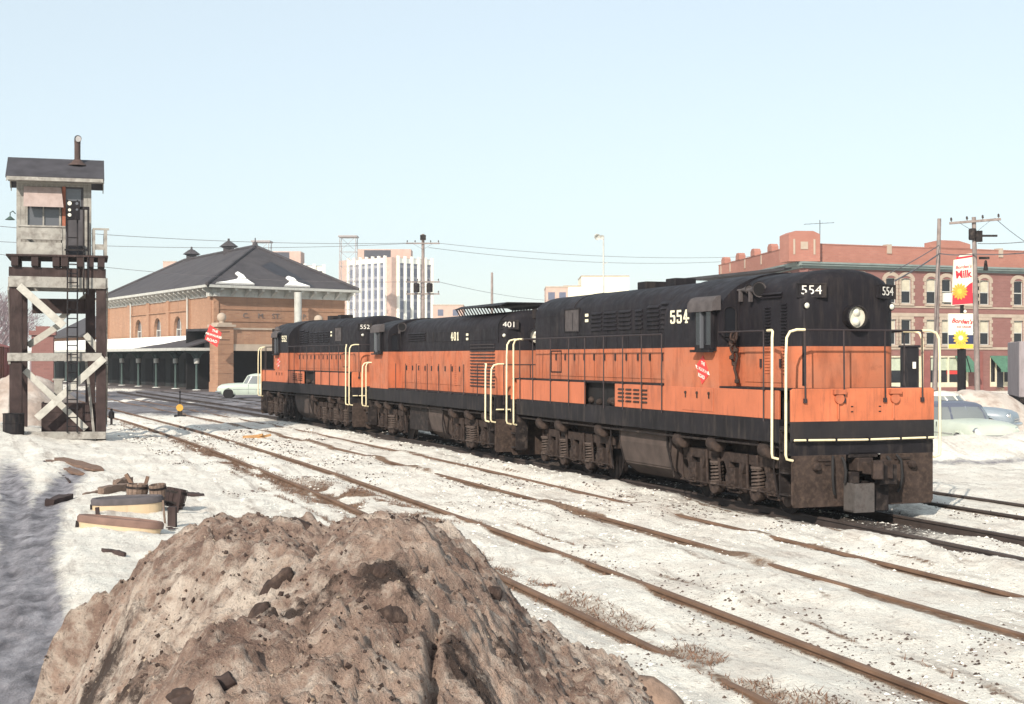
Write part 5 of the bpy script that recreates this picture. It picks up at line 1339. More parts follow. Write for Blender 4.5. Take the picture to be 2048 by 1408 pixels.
def lattice(px, py, d, label):
    h = CAMZ + (HOR - py) / F * d; m = MB()
    for s, t in ((-1,-1),(1,-1),(1,1),(-1,1)): m.beam((s*2.2, t*2.2, 0), (s*2.2, t*2.2, h), .16, .16)
    n = int(h / 4)
    for k in range(n):
        z0, z1 = h*k/n, h*(k+1)/n
        for a, b in (((-2.2,-2.2),(2.2,-2.2)), ((2.2,-2.2),(2.2,2.2)), ((2.2,2.2),(-2.2,2.2)), ((-2.2,2.2),(-2.2,-2.2))):
            m.beam((*a, z0), (*b, z1), .09, .09); m.beam((*a, z1), (*b, z1), .1, .1)
    m.box(-2.6, 2.6, -2.6, 2.6, h, h + .4)
    o = m.build('lattice_mast', mk('weathered_mast_steel', (.30, .27, .27), .8)); o.location = ((px - 1024) / F * d, d, 0)
    tag(o, label, 'mast')
lattice(697, 475, 395, 'open steel lattice mast in front of the tall office tower')
lattice(524, 485, 390, 'open steel lattice mast just right of the depot roof peak')
# ------------------------------------------------------------------ the crossing watchman's tower
M_WOODW = mk('weathered_white_plank', (0.315, 0.30, 0.275), 0.85, var=0.2, vs=3, col2=(0.13, 0.11, 0.10), amt=(0.46, 0.72), c2s=3.5, bump=.2, bs=20)
M_WOODD = mk('creosoted_timber', (0.040, 0.026, 0.025), 0.9, var=0.35, vs=3, col2=(0.085, .06, .056), amt=(.5, .8), streak=True, bump=.25, bs=18)
M_PINKP = mk('faded_pink_plywood', (0.36, 0.285, 0.265), 0.85, var=.12, vs=4, col2=(.30, .23, .21), streak=True)
TX = (115 - 1024) / F * 47.5
TW = thing('watch_tower', (TX, 47.5, 0), R(16.5), 'tall weathered timber watch tower with small cabin and stovepipe', 'watch tower')
def tz(y): return CAMZ - (y - HOR) / F * 47.5
def tx(x): return (x - 115) / F * 47.5
def plank(name, p0, p1, w, t, mat, par=TW, up=(0,-1,0)):
    c = (Vector(p0) + Vector(p1)) / 2
    m = MB(); a = Vector(p0) - c; b = Vector(p1) - c
    m.beam(a, b, w, t, up)
    return m.build(name, mat, par, Matrix.Translation(c), bevel=.006)
D = 2.5
for x, y in ((-1.32, 0), (1.40, 0), (-1.22, D), (1.05, D)):
    w = .40 if y == 0 and x < 0 else .33
    MB().box(-w/2, w/2, -.14, .14, -.3, 5.5).build('leg', M_WOODD, TW, T(x, y + .16, 0), bevel=.012)
# horizontal timbers
plank('cross_beam', (-1.52, -.02, tz(564)), (1.55, -.02, tz(566)), .09, .36, M_WOODW, up=(0,0,1))
plank('cross_beam', (-1.58, -.02, tz(714)), (1.42, -.02, tz(714)), .09, .27, M_WOODW, up=(0,0,1))
plank('cross_beam', (-1.5, D + .35, tz(564)), (1.5, D + .35, tz(566)), .09, .36, M_WOODW, up=(0,0,1))
plank('cross_beam', (-1.3, D + .35, 2.8), (1.3, D + .35, 2.8), .09, .25, M_WOODW, up=(0,0,1))
for x in (-1.52, 1.57):
    plank('side_beam', (x, -.02, tz(565)), (x, D + .4, tz(565)), .08, .34, M_WOODW, up=(0,0,1))
    plank('side_beam', (x, -.02, 2.7), (x, D + .4, 2.7), .08, .25, M_WOODW, up=(0,0,1))
plank('deck_beam', (-1.54, .06, tz(544)), (1.55, .06, tz(546)), .22, .31, M_WOODD, up=(0,0,1))
plank('deck_beam', (-1.5, D + .2, tz(544)), (1.5, D + .2, tz(546)), .22, .31, M_WOODD, up=(0,0,1))
plank('rear_panel', (-.9, D + .1, tz(607)), (1.2, D + .1, tz(607)), .06, .52, M_WOODD, up=(0,0,1))
for k, x in enumerate((-1.35, -.72, -.05, .22, .72, 1.05, 1.4)):
    MB().box(-.11, .11, -1.45, 1.45, -.16, .16).build('joist', M_WOODD, TW, T(x, 1.25, 6.0))
for k in range(11): MB().box(-1.62, 1.62, -.118, .118, -.03, .03).build('deck_board', M_WOODD, TW, T(0, -.12 + .255 * k, 6.19))
# braces
M_BRACE = mk('pale_brace_plank', (.44, .425, .385), .85, var=.18, vs=3, col2=(.20, .17, .15), amt=(.55, .78), c2s=3.5)
B = lambda a, b, w=.20, yy=-.06: plank('brace', (tx(a[0]), yy, tz(a[1])), (tx(b[0]), yy, tz(b[1])), w, .06, M_BRACE)
B((42, 573), (127, 652), .25); B((205, 716), (76, 836), .24, -.10); B((52, 740), (170, 860), .21, .36)
B((52, 690), (118, 645), .23, D + .3); B((168, 668), (206, 714), .21, .40); B((110, 640), (180, 575), .2, D + .3)
for x, (y0, z0), (y1, z1) in ((-1.56, (.1, .6), (D, 2.6)), (-1.56, (D, 2.9), (.1, 5.1)), (1.60, (.1, 5.1), (D, 2.9)), (1.60, (.1, 2.6), (D, .5))):
    plank('brace', (x, y0, z0), (x, y1, z1), .2, .05, M_WOODW, up=(1,0,0))
# raking strut and foot timbers
plank('raking_strut', (tx(168), .45, tz(706)), (tx(185), .3, tz(868)), .09, .09, M_WOODW)
plank('raking_strut', (tx(30), .2, tz(590)), (tx(36), .25, tz(720)), .09, .09, M_WOODW)
plank('foot_timber', (-.95, -.1, .22), (1.55, -.05, .18), .2, .24, M_WOODW, up=(0,0,1))
# cabin
CZ0, CZ1 = 6.22, 8.85; CX0, CX1, CY0, CY1 = -1.34, 1.08, .75, 2.55
def boards(x0, x1, z0, z1, y, t, name='wall_board', mat=M_WOODW, step=.17):
    n = max(1, round((x1 - x0) / step)); w = (x1 - x0) / n
    for k in range(n):
        MB().box(-w/2 + .004, w/2 - .004, -t/2, t/2, z0, z1).build(name, mat, TW, T(x0 + (k + .5) * w, y + rnd.uniform(-.004, .004), 0))
WX0, WX1, WZ0, WZ1 = -1.05, .10, tz(452), tz(372); DX0, DX1, DZ1 = .15, .82, tz(368)
boards(CX0, WX0, CZ0, CZ1, CY0, .05); boards(WX0, WX1, CZ0, WZ0, CY0, .05); boards(WX0, WX1, WZ1, CZ1, CY0, .05)
boards(DX0 - .05, DX1, DZ1, CZ1, CY0, .05); boards(DX1, CX1, CZ0, CZ1, CY0, .05)
side = MB().box(CX1 - .05, CX1, CY0 + .03, CY1, CZ0, CZ1 + .1).box(CX0, CX0 + .05, CY0 + .03, CY1, CZ0, CZ1 + .1).box(CX0, CX1, CY1 - .05, CY1, CZ0, CZ1 + .1)
side.prism([(CY0, CZ1), (1.65, CZ1 + .72), (CY1, CZ1)], 'yz', CX0, CX0 + .05).prism([(CY0, CZ1), (1.65, CZ1 + .72), (CY1, CZ1)], 'yz', CX1 - .05, CX1)
side.build('cabin_wall', M_WOODW, TW)
w = MB().box(WX0, WX1, CY0 - .04, CY0 + .06, WZ0, WZ0 + .07).box(WX0, WX0 + .07, CY0 - .04, CY0 + .06, WZ0 + .07, WZ1).box(WX1 - .07, WX1, CY0 - .04, CY0 + .06, WZ0 + .07, WZ1).box(WX0 + .55, WX0 + .60, CY0 - .02, CY0 + .04, WZ0 + .07, WZ1).build('window', M_WOODW, TW)
MB().box(WX0 + .07, WX1 - .07, CY0 + .03, CY0 + .05, WZ0 + .07, WZ1).build('pane', M_GLASS2, w)
MB().box(WX0 + .07, WX1 - .07, CY0 + .045, CY0 + .06, WZ0 + .3, WZ1).build('dark_sash', M_DARK, w)
# hinged shutter propped open as a sunshade
sh = MB(); n = 5; a = Vector((WX0 - .05, CY0 - .04, tz(370))); dn = Vector((0, -.32, tz(412) - tz(370)))
sh.add([a, a + Vector((1.20, 0, 0)), a + Vector((1.28, 0, 0)) + dn, a + dn, a + Vector((0, -.03, 0)), a + Vector((1.2, -.03, 0)), a + Vector((1.28, -.03, 0)) + dn, a + Vector((0, -.03, 0)) + dn], [(0,1,2,3),(7,6,5,4),(0,4,5,1),(1,5,6,2),(2,6,7,3),(3,7,4,0)])
sh.build('window_shade', M_PINKP, TW)
d_ = MB().box(DX0, DX1, CY0 + .05, CY0 + .08, CZ0, DZ1).build('door', mk('dark_grey_door', (.075, .07, .078), .7, var=.2, vs=3), TW)
MB().box(DX0 - .02, DX0 + .09, CY0 - .05, CY0 + .05, tz(455), DZ1).build('door_frame', mk('rust_red_trim', (.30, .11, .07), .8, var=.2), TW)
MB().box(DX0 + .1, DX1 - .08, CY0 + .03, CY0 + .049, tz(410), DZ1 - .06).build('door_pane', M_GLASS2, d_)
# roof
RZ0, RZ1 = tz(357), tz(314) ; EY = .15
prof = [(EY, RZ0), (1.65, RZ1 + .07), (3.15, RZ0), (3.15, RZ0 + .08), (1.65, RZ1 + .16), (EY, RZ0 + .08)]
MB().prism(prof, 'yz', -1.66, 1.50).build('roof', mk('tar_paper_roof', (.050, .047, .055), .85, var=.25, vs=2, bump=.3, bs=25), TW)
MB().box(-1.62, 1.46, EY - .04, EY - .005, RZ0 - .07, RZ0 + .045).build('eave_board', M_WOODW, TW)
for x in (-1.64, 1.465): MB().prism([(EY, RZ0 - .11), (1.65, RZ1 - .04), (3.15, RZ0 - .11), (3.15, RZ0 - .005), (1.65, RZ1 + .065), (EY, RZ0 - .005)], 'yz', x, x + .03).build('barge_board', M_WOODW, TW)
MB().box(-1.6, 1.44, EY, CY0 - .03, RZ0 - .05, RZ0 - .025).build('soffit', M_WOODW, TW)
# stovepipe with turned end
cx_, cy_ = tx(152), 1.3
st = MB().lathe([(.34, 0), (.20, .12), (.13, .20), (.12, .22)], (cx_, cy_, RZ1 - .10), (0,0,1), 14).cyl((cx_, cy_, RZ1 - .1), (cx_, cy_, tz(275)), .105, n=12)
sp = st.build('stovepipe', mk('rusty_stovepipe', (.075, .05, .045), .8, var=.3, vs=8), TW, smooth=40)
el = MB().tube([(cx_, cy_, tz(277)), (cx_, cy_ - .01, tz(270)), (cx_ + .01, cy_ - .05, tz(266)), (cx_ + .02, cy_ - .16, tz(265))], [.105, .11, .115, .12], 12, False)
el.build('pipe_elbow', mk('rusty_elbow', (.075, .05, .045), .8), sp, smooth=50)
MB().cyl((cx_ + .02, cy_ - .12, tz(265.5)), (cx_ + .02, cy_ - .11, tz(265.5)), .105, n=12).build('lit_mouth_disc', M_STEEL, sp)  # pale disc stands in for the light inside the open pipe mouth
# balcony rails
boards_y = -.02
for x, z1 in ((tx(42), tz(455)), (tx(127), tz(455)), (tx(207), tz(457)), (tx(184), tz(457))):
    MB().box(-.055, .055, -.055, .055, 6.2, z1).build('rail_post', M_WOODW, TW, T(x, boards_y, 0))
for za, zb in ((tz(457), tz(480)), (tz(486), tz(513))):
    MB().box(tx(45), tx(124), -.10, -.065, zb, za).build('rail_board', M_WOODW, TW)
MB().box(tx(40), tx(130), -.12, .06, tz(455), tz(455) + .05).build('hand_rail', M_WOODW, TW)
for x in (tx(207),):
    MB().box(tx(182), tx(214), -.08, .05, tz(458), tz(458) + .06).build('hand_rail', M_WOODW, TW); MB().box(tx(184), tx(207), -.05, -.02, tz(498), tz(487)).build('rail_board', M_WOODW, TW)
    MB().box(x - .05, x + .05, -.05, 2.6, tz(462), tz(458)).build('hand_rail', M_WOODW, TW); MB().box(x - .05, x + .05, 2.5, 2.6, 6.2, tz(458)).build('rail_post', M_WOODW, TW)
for x in (tx(42),):
    MB().box(x - .05, x + .05, -.05, .8, tz(462), tz(458)).build('hand_rail', M_WOODW, TW)
# ladder, stand pipe, lamps
ld = MB()
for x in (tx(134), tx(153)): ld.beam((x, -.22, .3), (x, -.16, tz(400)), .05, .04)
LD = ld.build('ladder', M_BLACK, TW)
for k in range(22): MB().cyl((tx(134), -.20, .5 + k * .30), (tx(153), -.20, .5 + k * .30), .018, n=6).build('rung', M_BLACK, LD)
for x in (tx(165), tx(174)): MB().tube([(x, -.20, 4.9), (x, -.20, tz(415))], .03, 6).build('stand_pipe', M_BLACK, TW, smooth=60)
MB().beam((tx(150), -.2, tz(416)), (tx(176), -.2, tz(416)), .07, .10).beam((tx(128), -.2, tz(500)), (tx(176), -.2, tz(500)), .05, .06).build('pipe_bracket', M_BLACK, TW)
lm = MB().box(tx(133), tx(158), -.34, -.14, tz(440), tz(403)).build('signal_lamp_box', M_BLACK, TW)
for (x, y, r) in ((138, 408, .07), (138, 421, .05), (138, 431, .06), (152, 408, .05), (152, 420, .04)):
    MB().cyl((tx(x), -.36, tz(y)), (tx(x), -.338, tz(y)), r, n=10).build('lamp_glass', M_LENS if x < 145 else M_GLASS2, lm)
gl = MB().tube([(tx(33), .8, tz(425)), (tx(28), .75, tz(420)), (tx(23), .72, tz(424)), (tx(23), .72, tz(430))], .02, 6)
gl.lathe([(.03, .12), (.06, .09), (.17, 0), (.16, .0), (.03, .08)], (tx(23), .72, tz(438)), (0,0,1), 12)
gl.build('wall_lamp', M_GREENT, TW, smooth=50)
# things under the tower
cb_ = thing('coal_bin', (TX + .15, 48.6, .0), R(16.5), 'dark timber coal bin under the watch tower', 'bin')
for k in range(4): MB().box(-.95, .95, -.6, -.55, .05 + k*.30, .34 + k*.30).build('bin_board', M_WOODD, cb_); MB().box(-.95, .95, .55, .6, .05 + k*.3, .34 + k*.3).build('bin_board', M_WOODD, cb_)
MB().box(-.98, -.92, -.6, .6, .0, 1.28).box(.92, .98, -.6, .6, 0, 1.28).box(-.92, .92, -.55, .55, .0, 1.1).build('bin_side', M_WOODD, cb_)
ob = thing('oil_drum', (TX - 1.22, 46.8, .02), 0, 'dark oil drum standing at the left front leg of the watch tower', 'drum')
MB().lathe([(0, 0), (.33, 0), (.35, .02), (.34, .30), (.36, .32), (.34, .34), (.34, .60), (.36, .62), (.34, .64), (.34, .92), (.36, .94), (.34, .945), (.33, .91), (0, .91)], (0,0,0), (0,0,1), 20).build('drum_shell', M_BLACK, ob, smooth=40)
wb = thing('white_post', (tx(55) + TX + .3, 49.8, 0), R(10), 'short white painted post behind the left leg of the watch tower', 'post')
MB().box(-.14, .14, -.05, .05, 0, 2.0).build('post_board', M_WOODW, wb); MB().box(-.2, .2, -.06, .06, 2.0, 2.06).build('post_cap', M_WOODW, wb)

# ------------------------------------------------------------------ poles, lamps, wires
M_POLE = mk('weathered_pole', (0.26, 0.215, 0.20), 0.9, var=0.2, vs=3, col2=(.14, .11, .10), streak=True, amt=(.45, .75), bump=.2, bs=12)
INS = MB().cyl((0,0,0), (0,0,.08), .018, n=6).lathe([(.05, .06), (.06, .10), (.045, .14), (.055, .17), (.02, .22), (0, .22)], (0,0,0), (0,0,1), 10).mesh('insulator', mk('dark_insulator', (.05, .035, .03), .3), 40)
def pole(px, ytop, d, r, label, arms=(), px_base=None, name='utility_pole', group='utility poles'):
    top = PX(px, ytop, d); bx = top.x if px_base is None else (px_base - 1024) / F * d
    t = thing(name, (bx, d, 0), 0, label, 'utility pole', group)
    dx = top.x - bx
    MB().tube([(0, 0, -.3), (dx*.5, 0, top.z*.5), (dx, 0, top.z)], [r * 1.15, r, r * .8], 12).build('pole_shaft', M_POLE, t, smooth=50)
    for (ya, w, rz, ins, tilt) in arms:
        z = PX(px, ya, d).z
        M = T(dx * z / top.z, -r - .05, z, rz) @ Matrix.Rotation(tilt, 4, 'Y')
        a = MB().box(-w/2, w/2, -.05, .05, -.06, .06).build('crossarm', M_POLE, t, M, bevel=.008)
        MB().beam((-w*.28, .03, -.06), (0, .06, -.55), .03, .015).beam((w*.28, .03, -.06), (0, .06, -.55), .03, .015).build('arm_brace', M_GRIME_D, a)
        for k in range(ins):
            inst('insulator', INS, a, T(-w/2 + .1 + (w - .2) * k / max(1, ins - 1), 0, .06))
    return t
pole(1879, 437, 73, .12, 'plain wooden pole without crossarm, left of the milk sign', px_base=1868)
P2 = pole(1948, 434, 70, .125, 'wooden pole with crossarm and transformer crossing the right edge of the milk sign', [(443, 2.45, R(-8), 4, R(-4))], px_base=1956)
tp = MB().lathe([(0,0),(.17,0),(.19,.05),(.19,.5),(.15,.56),(0,.58)], (-.28, -.05, PX(0, 480, 70).z), (0,0,1), 14).box(-.1, .9, -.2, -.1, PX(0, 474, 70).z, PX(0, 470, 70).z).box(-.15, .15, -.25, 0, PX(0, 484, 70).z, PX(0, 462, 70).z)
tp.build('transformer', M_GRIME_D, P2, smooth=40)
lb = MB().box(.0, .5, -.22, -.14, PX(0, 519, 70).z, PX(0, 514, 70).z).lathe([(.02, .5), (.06, .45), (.12, .0), (0, 0)], (.32, -.2, PX(0, 541, 70).z), (0,0,1), 10)
lb.build('street_light', M_GRIME_D, P2, smooth=40)
P3 = pole(846, 468, 128, .17, 'utility pole with three crossarms in front of the tall office tower', [(487, 3.0, R(0), 5, 0), (564, 3.0, 0, 4, 0), (588, 3.0, 0, 4, 0)])
tr = MB()
for x in (-.55, .62): tr.lathe([(0,0),(.26,0),(.28,.05),(.28,.75),(.2,.82),(0,.84)], (x, -.45, PX(0, 585, 128).z), (0,0,1), 12)
tr.box(-.25, .25, -.2, .2, PX(0, 480, 128).z, PX(0, 470, 128).z)
tr.build('transformer', M_GRIME_D, P3, smooth=40)
pole(984, 545, 120, .12, 'short bare pole rising behind the roof of the middle switcher')
fl = thing('floodlight_pole', ((1207 - 1024) / F * 118, 118, 0), 0, 'slender floodlight pole rising behind the nearest locomotive', 'lamp post')
zt_ = PX(0, 472, 118).z
MB().tube([(0,0,-.2), (0,0,zt_ + .05)], [.10, .06], 10).box(-.55, .08, -.03, .03, zt_ - .12, zt_ - .06).beam((0,0,zt_ - 2.3), (.35, 0, zt_ - 2.2), .05, .05).build('mast', M_TRIM, fl, smooth=50)
MB().lathe([(.08, .35), (.22, .30), (.27, .0), (.24, .0), (0, .2)], (-.5, -.12, zt_ - .1), (-.2, .9, .35), 14).build('floodlight', M_TRIM, fl, smooth=40)
MB().lathe([(.05, .2), (.16, .16), (.2, .0), (0, .1)], (-.15, -.12, zt_ - .12), (.2, .9, .35), 12).build('floodlight', M_TRIM, fl, smooth=40)
M_WIRE = mk('wire', (.12, .11, .12), .7)
def wire(a, b, sag, label, r=.022):
    c = (a + b) / 2; pts = []
    for k in range(25):
        t = k / 24; p = a.lerp(b, t) - c; p.z -= sag * 4 * t * (1 - t); pts.append(p)
    o = MB().tube(pts, r, 4).build('overhead_wire', M_WIRE); o.location = c
    tag(o, label, 'wire', 'overhead wires')
TOP3 = PX(846, 486, 128)
wire(PX(-60, 447, 100), TOP3 + Vector((-1.3,0,0)), .5, 'upper wire running left from the top crossarm over the depot roof')
wire(PX(-60, 480, 104), TOP3 + Vector((-.5,0,0)), .5, 'second wire running left from the top crossarm over the depot roof')
wire(PX(-60, 500, 108), PX(846, 563, 128), .8, 'lower wire running left to the middle crossarm behind the depot roof')
wire(TOP3 + Vector((1.3,0,0)), PX(1600, 508, 150), .8, 'upper wire running right from the top crossarm to the corner block')
wire(TOP3 + Vector((.5,0,-.4)), PX(1500, 520, 150), .8, 'lower wire running right from the top crossarm toward the corner block')
wire(PX(846, 563, 128) + Vector((1.3,0,0)), PX(1130, 602, 200), .4, 'short wire running right from the middle crossarm toward the pink block')
wire(PX(1789, 562, 62), PX(1879, 507, 72.8), .05, 'thick cable rising from behind the nearest locomotive to the plain pole', .035)
wire(PX(1879, 507, 72.8), PX(1948, 508, 69.8), .06, 'thick cable strung between the plain pole and the crossarm pole', .035)
wire(PX(1948, 508, 69.8), PX(2120, 496, 64), .12, 'thick cable leaving the crossarm pole toward the right edge', .035)
wire(PX(1780, 546, 66), PX(1879, 490, 72.8), .05, 'thin cable rising to the plain pole above the thick cable')
wire(PX(1956, 487, 69.8), PX(2120, 474, 62), .1, 'thin upper cable leaving the crossarm pole toward the right edge')
wire(PX(1990, 436, 69.6), PX(2130, 520, 80), .3, 'faint wire slanting down from the crossarm to the right edge', .015)

# ------------------------------------------------------------------ dairy signs
def daisy(par, M, r, mat, eye):
    m = MB(); n = 14
    for k in range(n):
        a = 2*math.pi*k/n; c, s = math.cos(a), math.sin(a); p = lambda u, v: (u*c - v*s, u*s + v*c)
        m.prism([p(.42*r, -.07*r), p(.75*r, -.15*r), p(r, 0), p(.75*r, .15*r), p(.42*r, .07*r)], 'xy', 0, .012 + .001*(k % 2))
    d = m.build('daisy_petals', mat, par, M)
    MB().lathe([(0, .0), (.56*r, .0), (.56*r, .02), (0, .022)], (0,0,0), (0,0,1), 20).build('daisy_ring', mat, d)
    MB().lathe([(0, .022), (.30*r, .023), (.26*r, .03), (0, .032)], (0,0,0), (0,0,1), 16).build('daisy_eye', eye, d)
M_SIGNW = mk('cream_sign_enamel', (.80, .77, .62), .45, var=.06, vs=3)
M_SIGNR = mk('red_sign_enamel', (.62, .035, .055), .45, var=.08, vs=3)
M_SIGNY = mk('yellow_sign_enamel', (.80, .50, .07), .45, var=.06, vs=3)
M_SIGNO = mk('orange_petal_enamel', (.80, .36, .05), .45, var=.06, vs=3)
M_NAVY = mk('navy_sign_enamel', (.035, .045, .10), .5)
DS = 85.0; sg = DS / F
SG = thing('dairy_sign', ((1922 - 1024) / F * DS, DS, 0), R(6), 'tall milk and ice cream sign of two boards on a dark post', 'shop sign')
def sx_(p): return (p - 1922) * sg
def sz_(p): return CAMZ - (p - HOR) * sg
MB().box(sx_(1919), sx_(1933), .04, .34, 0, sz_(698)).box(sx_(1923), sx_(1929), .06, .2, sz_(698), sz_(520)).build('sign_post', M_DARK, SG)
b1 = MB().prism([(sx_(1902), sz_(611)), (sx_(1945), sz_(608)), (sx_(1946), sz_(514)), (sx_(1907), sz_(520))], 'xz', -.08, .04).build('milk_board', M_SIGNW, SG)
MB().prism([(sx_(1902.5), sz_(610)), (sx_(1945), sz_(607)), (sx_(1945), sz_(564)), (sx_(1938), sz_(568)), (sx_(1925), sz_(580)), (sx_(1903.5), sz_(587))], 'xz', -.088, -.081).build('red_field', M_SIGNR, b1)
MB().prism([(sx_(1914), sz_(520)), (sx_(1946), sz_(515)), (sx_(1946), sz_(506)), (sx_(1920), sz_(510))], 'xz', -.07, .05).build('carton_top', M_SIGNW, SG)
MB().prism([(sx_(1910), sz_(519)), (sx_(1946), sz_(513.5)), (sx_(1946), sz_(510)), (sx_(1912), sz_(515))], 'xz', -.10, -.081).build('red_edge', M_SIGNR, b1)
LF = lambda x, y, yo=-.085, rot=0: frame((sx_(x), yo, sz_(y)), (math.cos(rot), 0, math.sin(rot)), (-math.sin(rot), 0, math.cos(rot)), (0, -1, 0))
inst('sign_lettering', text_mesh("Borden's", .27, .004, .006, M_SIGNR, 1.05, .25), b1, LF(1926, 534, -.085, .1))
inst('sign_lettering', text_mesh('Milk', .62, .004, .022, M_SIGNR, .92), b1, LF(1926, 549, -.085, .1))
daisy(b1, LF(1918, 583, -.092), .52, M_SIGNO, M_SIGNY)
b2 = MB().box(sx_(1895), sx_(1946), -.08, .04, sz_(697), sz_(627)).build('ice_cream_board', M_SIGNW, SG)
MB().box(sx_(1895), sx_(1946), -.088, -.081, sz_(688), sz_(670)).build('navy_band', M_NAVY, b2); MB().box(sx_(1895), sx_(1946), -.088, -.081, sz_(697), sz_(688.5)).build('yellow_band', M_SIGNY, b2)
inst('sign_lettering', text_mesh("Borden's", .36, .004, .012, M_SIGNR, 1.0, .25), b2, LF(1923, 643, -.085, -.08))
inst('sign_lettering', text_mesh('ICE CREAM', .16, .004, .004, M_SIGNR, 1.1), b2, LF(1927, 654, -.085))
daisy(b2, LF(1920, 676, -.092), .50, M_SIGNY, M_SIGNW)
MB().lathe([(0,0),(.08,.02),(.1,.1),(.05,.18),(0,.2)], (sx_(1930), -.05, sz_(626)), (0,0,1), 10).build('sign_lamp', M_SIGNW, SG, smooth=50)
MB().tube([(sx_(1936), .2, sz_(712)), (sx_(1950), .5, sz_(745))], .03, 6).build('post_stay', M_DARK, SG)

# ------------------------------------------------------------------ cars
TYRE = MB().lathe([(.20, -.09), (.30, -.10), (.335, -.07), (.34, 0), (.335, .07), (.30, .10), (.20, .09)], (0,0,0), (0,1,0), 24).mesh('tyre', M_RUBBER, 40)
RIM = MB().lathe([(0, -.10), (.10, -.105), (.16, -.07), (.21, -.08), (.21, .06), (0, .06)], (0,0,0), (0,1,0), 20).mesh('rim', M_CHROME, 40)
def sedan(loc, rz, label, paint, roofpaint, L=4.9, W=1.78, H=1.58, fast=False):
    """x is forward. A rounded saloon of the early fifties"""
    t = thing('parked_car', loc, rz, label, 'car', 'parked cars')
    hw = W / 2
    # lower body: (x, half width, z bottom, z shoulder, crown)
    S = [(L*.5, .50, .42, .66, .70), (L*.485, .70, .32, .78, .84), (L*.44, .80, .28, .88, .96), (L*.34, .86, .25, .93, 1.03), (L*.22, .88, .24, .95, 1.06), (L*.10, hw, .24, .97, 1.07), (-L*.05, hw, .24, .98, 1.06), (-L*.20, hw, .24, .98, 1.05), (-L*.32, .88, .25, .95, 1.04), (-L*.42, .83, .28, .88, .97), (-L*.48, .72, .34, .76, .83), (-L*.5, .55, .42, .62, .66)]
    secs = []
    for x, w, zb, zs, zc in S:
        secs.append([(x, -w*.90, zb), (x, -w, zb + (zs-zb)*.30), (x, -w*1.0, zb + (zs-zb)*.70), (x, -w*.95, zs - .01), (x, -w*.84, zs + (zc-zs)*.45), (x, -w*.5, zc - .02), (x, 0, zc), (x, w*.5, zc - .02), (x, w*.84, zs + (zc-zs)*.45), (x, w*.95, zs - .01), (x, w, zb + (zs-zb)*.70), (x, w, zb + (zs-zb)*.30), (x, w*.90, zb)])
    MB().loft(secs, True, True, True).build('body', paint, t, smooth=50)
    xw = (L*.335, -L*.275)
    # greenhouse glass and roof
    def ring(z, x0, x1, w, r=.25):
        return [(x1, -w*.72, z), (x1 + r*.5, -w*.95, z), (x1 + r*1.6, -w, z), ((x0+x1)/2, -w*1.01, z), (x0 - r*1.4, -w, z), (x0 - r*.5, -w*.93, z), (x0, -w*.70, z), (x0 + .05, 0, z), (x0, w*.70, z), (x0 - r*.5, w*.93, z), (x0 - r*1.4, w, z), ((x0+x1)/2, w*1.01, z), (x1 + r*1.6, w, z), (x1 + r*.5, w*.95, z), (x1, w*.72, z), (x1 - .05, 0, z)]
    b0, b1_ = L*.14, -L*.33
    g = MB().loft([ring(1.00, b0, b1_, .78), ring(1.22, b0 - .14, b1_ + .14, .75), ring(H - .16, b0 - .33, b1_ + .33, .70)], True, True, True)
    g.build('window_glass', M_CARGL, t, smooth=45)
    rr = [ring(H - .17, b0 - .32, b1_ + .31, .71), ring(H - .12, b0 - .37, b1_ + .38, .70), ring(H - .05, b0 - .53, b1_ + .58, .60), ring(H, b0 - .85, b1_ + .92, .35)]
    MB().loft(rr, True, True, True).build('roof', roofpaint, t, smooth=50)
    lo, hi = ring(.99, b0, b1_, .785), ring(H - .15, b0 - .33, b1_ + .33, .708)
    for k, nm in ((0, 'rear_pillar'), (2, 'rear_pillar'), (3, 'door_pillar'), (6, 'windscreen_pillar')):
        for j in (k, 14 - k):
            MB().tube([lo[j], hi[j]], .035 if k else .05, 6).build('window_pillar', roofpaint, t, smooth=50)
    MB().tube([lo[7], hi[7]], .018, 6).build('windscreen_bar', M_CHROME, t, smooth=50)
    for x in xw:
        for s in (-1, 1):
            w = inst('wheel', TYRE, t, T(x, s * (hw - .12), .335)); inst('rim', RIM, w, T(0, s*.012, 0, 0 if s < 0 else math.pi))
            arch = MB(); n = 10
            for k in range(n):
                a0, a1 = math.pi*k/n, math.pi*(k+1)/n
                arch.prism([(x + .36*math.cos(a0), .33 + .36*math.sin(a0)), (x + .42*math.cos(a0), .33 + .42*math.sin(a0)), (x + .42*math.cos(a1), .33 + .42*math.sin(a1)), (x + .36*math.cos(a1), .33 + .36*math.sin(a1))], 'xz', min(s*(hw-.25), s*(hw+.015)), max(s*(hw-.25), s*(hw+.015)))
            arch.build('wheel_arch', paint, t, smooth=40)
            MB().cyl((x, s*(hw-.22), .36), (x, s*(hw - .003), .36), .365, n=20).build('wheel_well', M_DARK, t)
    for s in (-1, 1):
        h = MB().lathe([(0, .03), (.09, .02), (.115, -.02), (.12, -.10), (0, -.10)], (L*.475, s*.62, .74), (1, 0, .05), 16).build('headlight', M_CHROME, t, smooth=50)
        MB().lathe([(0, .045), (.06, .038), (.09, .022), (0, .022)], (L*.475, s*.62, .74), (1, 0, .05), 16).build('lens', M_LENS, h, smooth=60)
        for x in (L*.06, -L*.08):
            MB().box(x - .005, x + .005, min(s*(hw - .02), s*(hw + .004)), max(s*(hw - .02), s*(hw + .004)), .32, .95).build('door_seam', M_DARK, t)
        MB().box(-L*.3, L*.38, min(s*(hw-.03), s*(hw+.014)), max(s*(hw-.03), s*(hw+.014)), .62, .645).build('side_trim', M_CHROME, t)
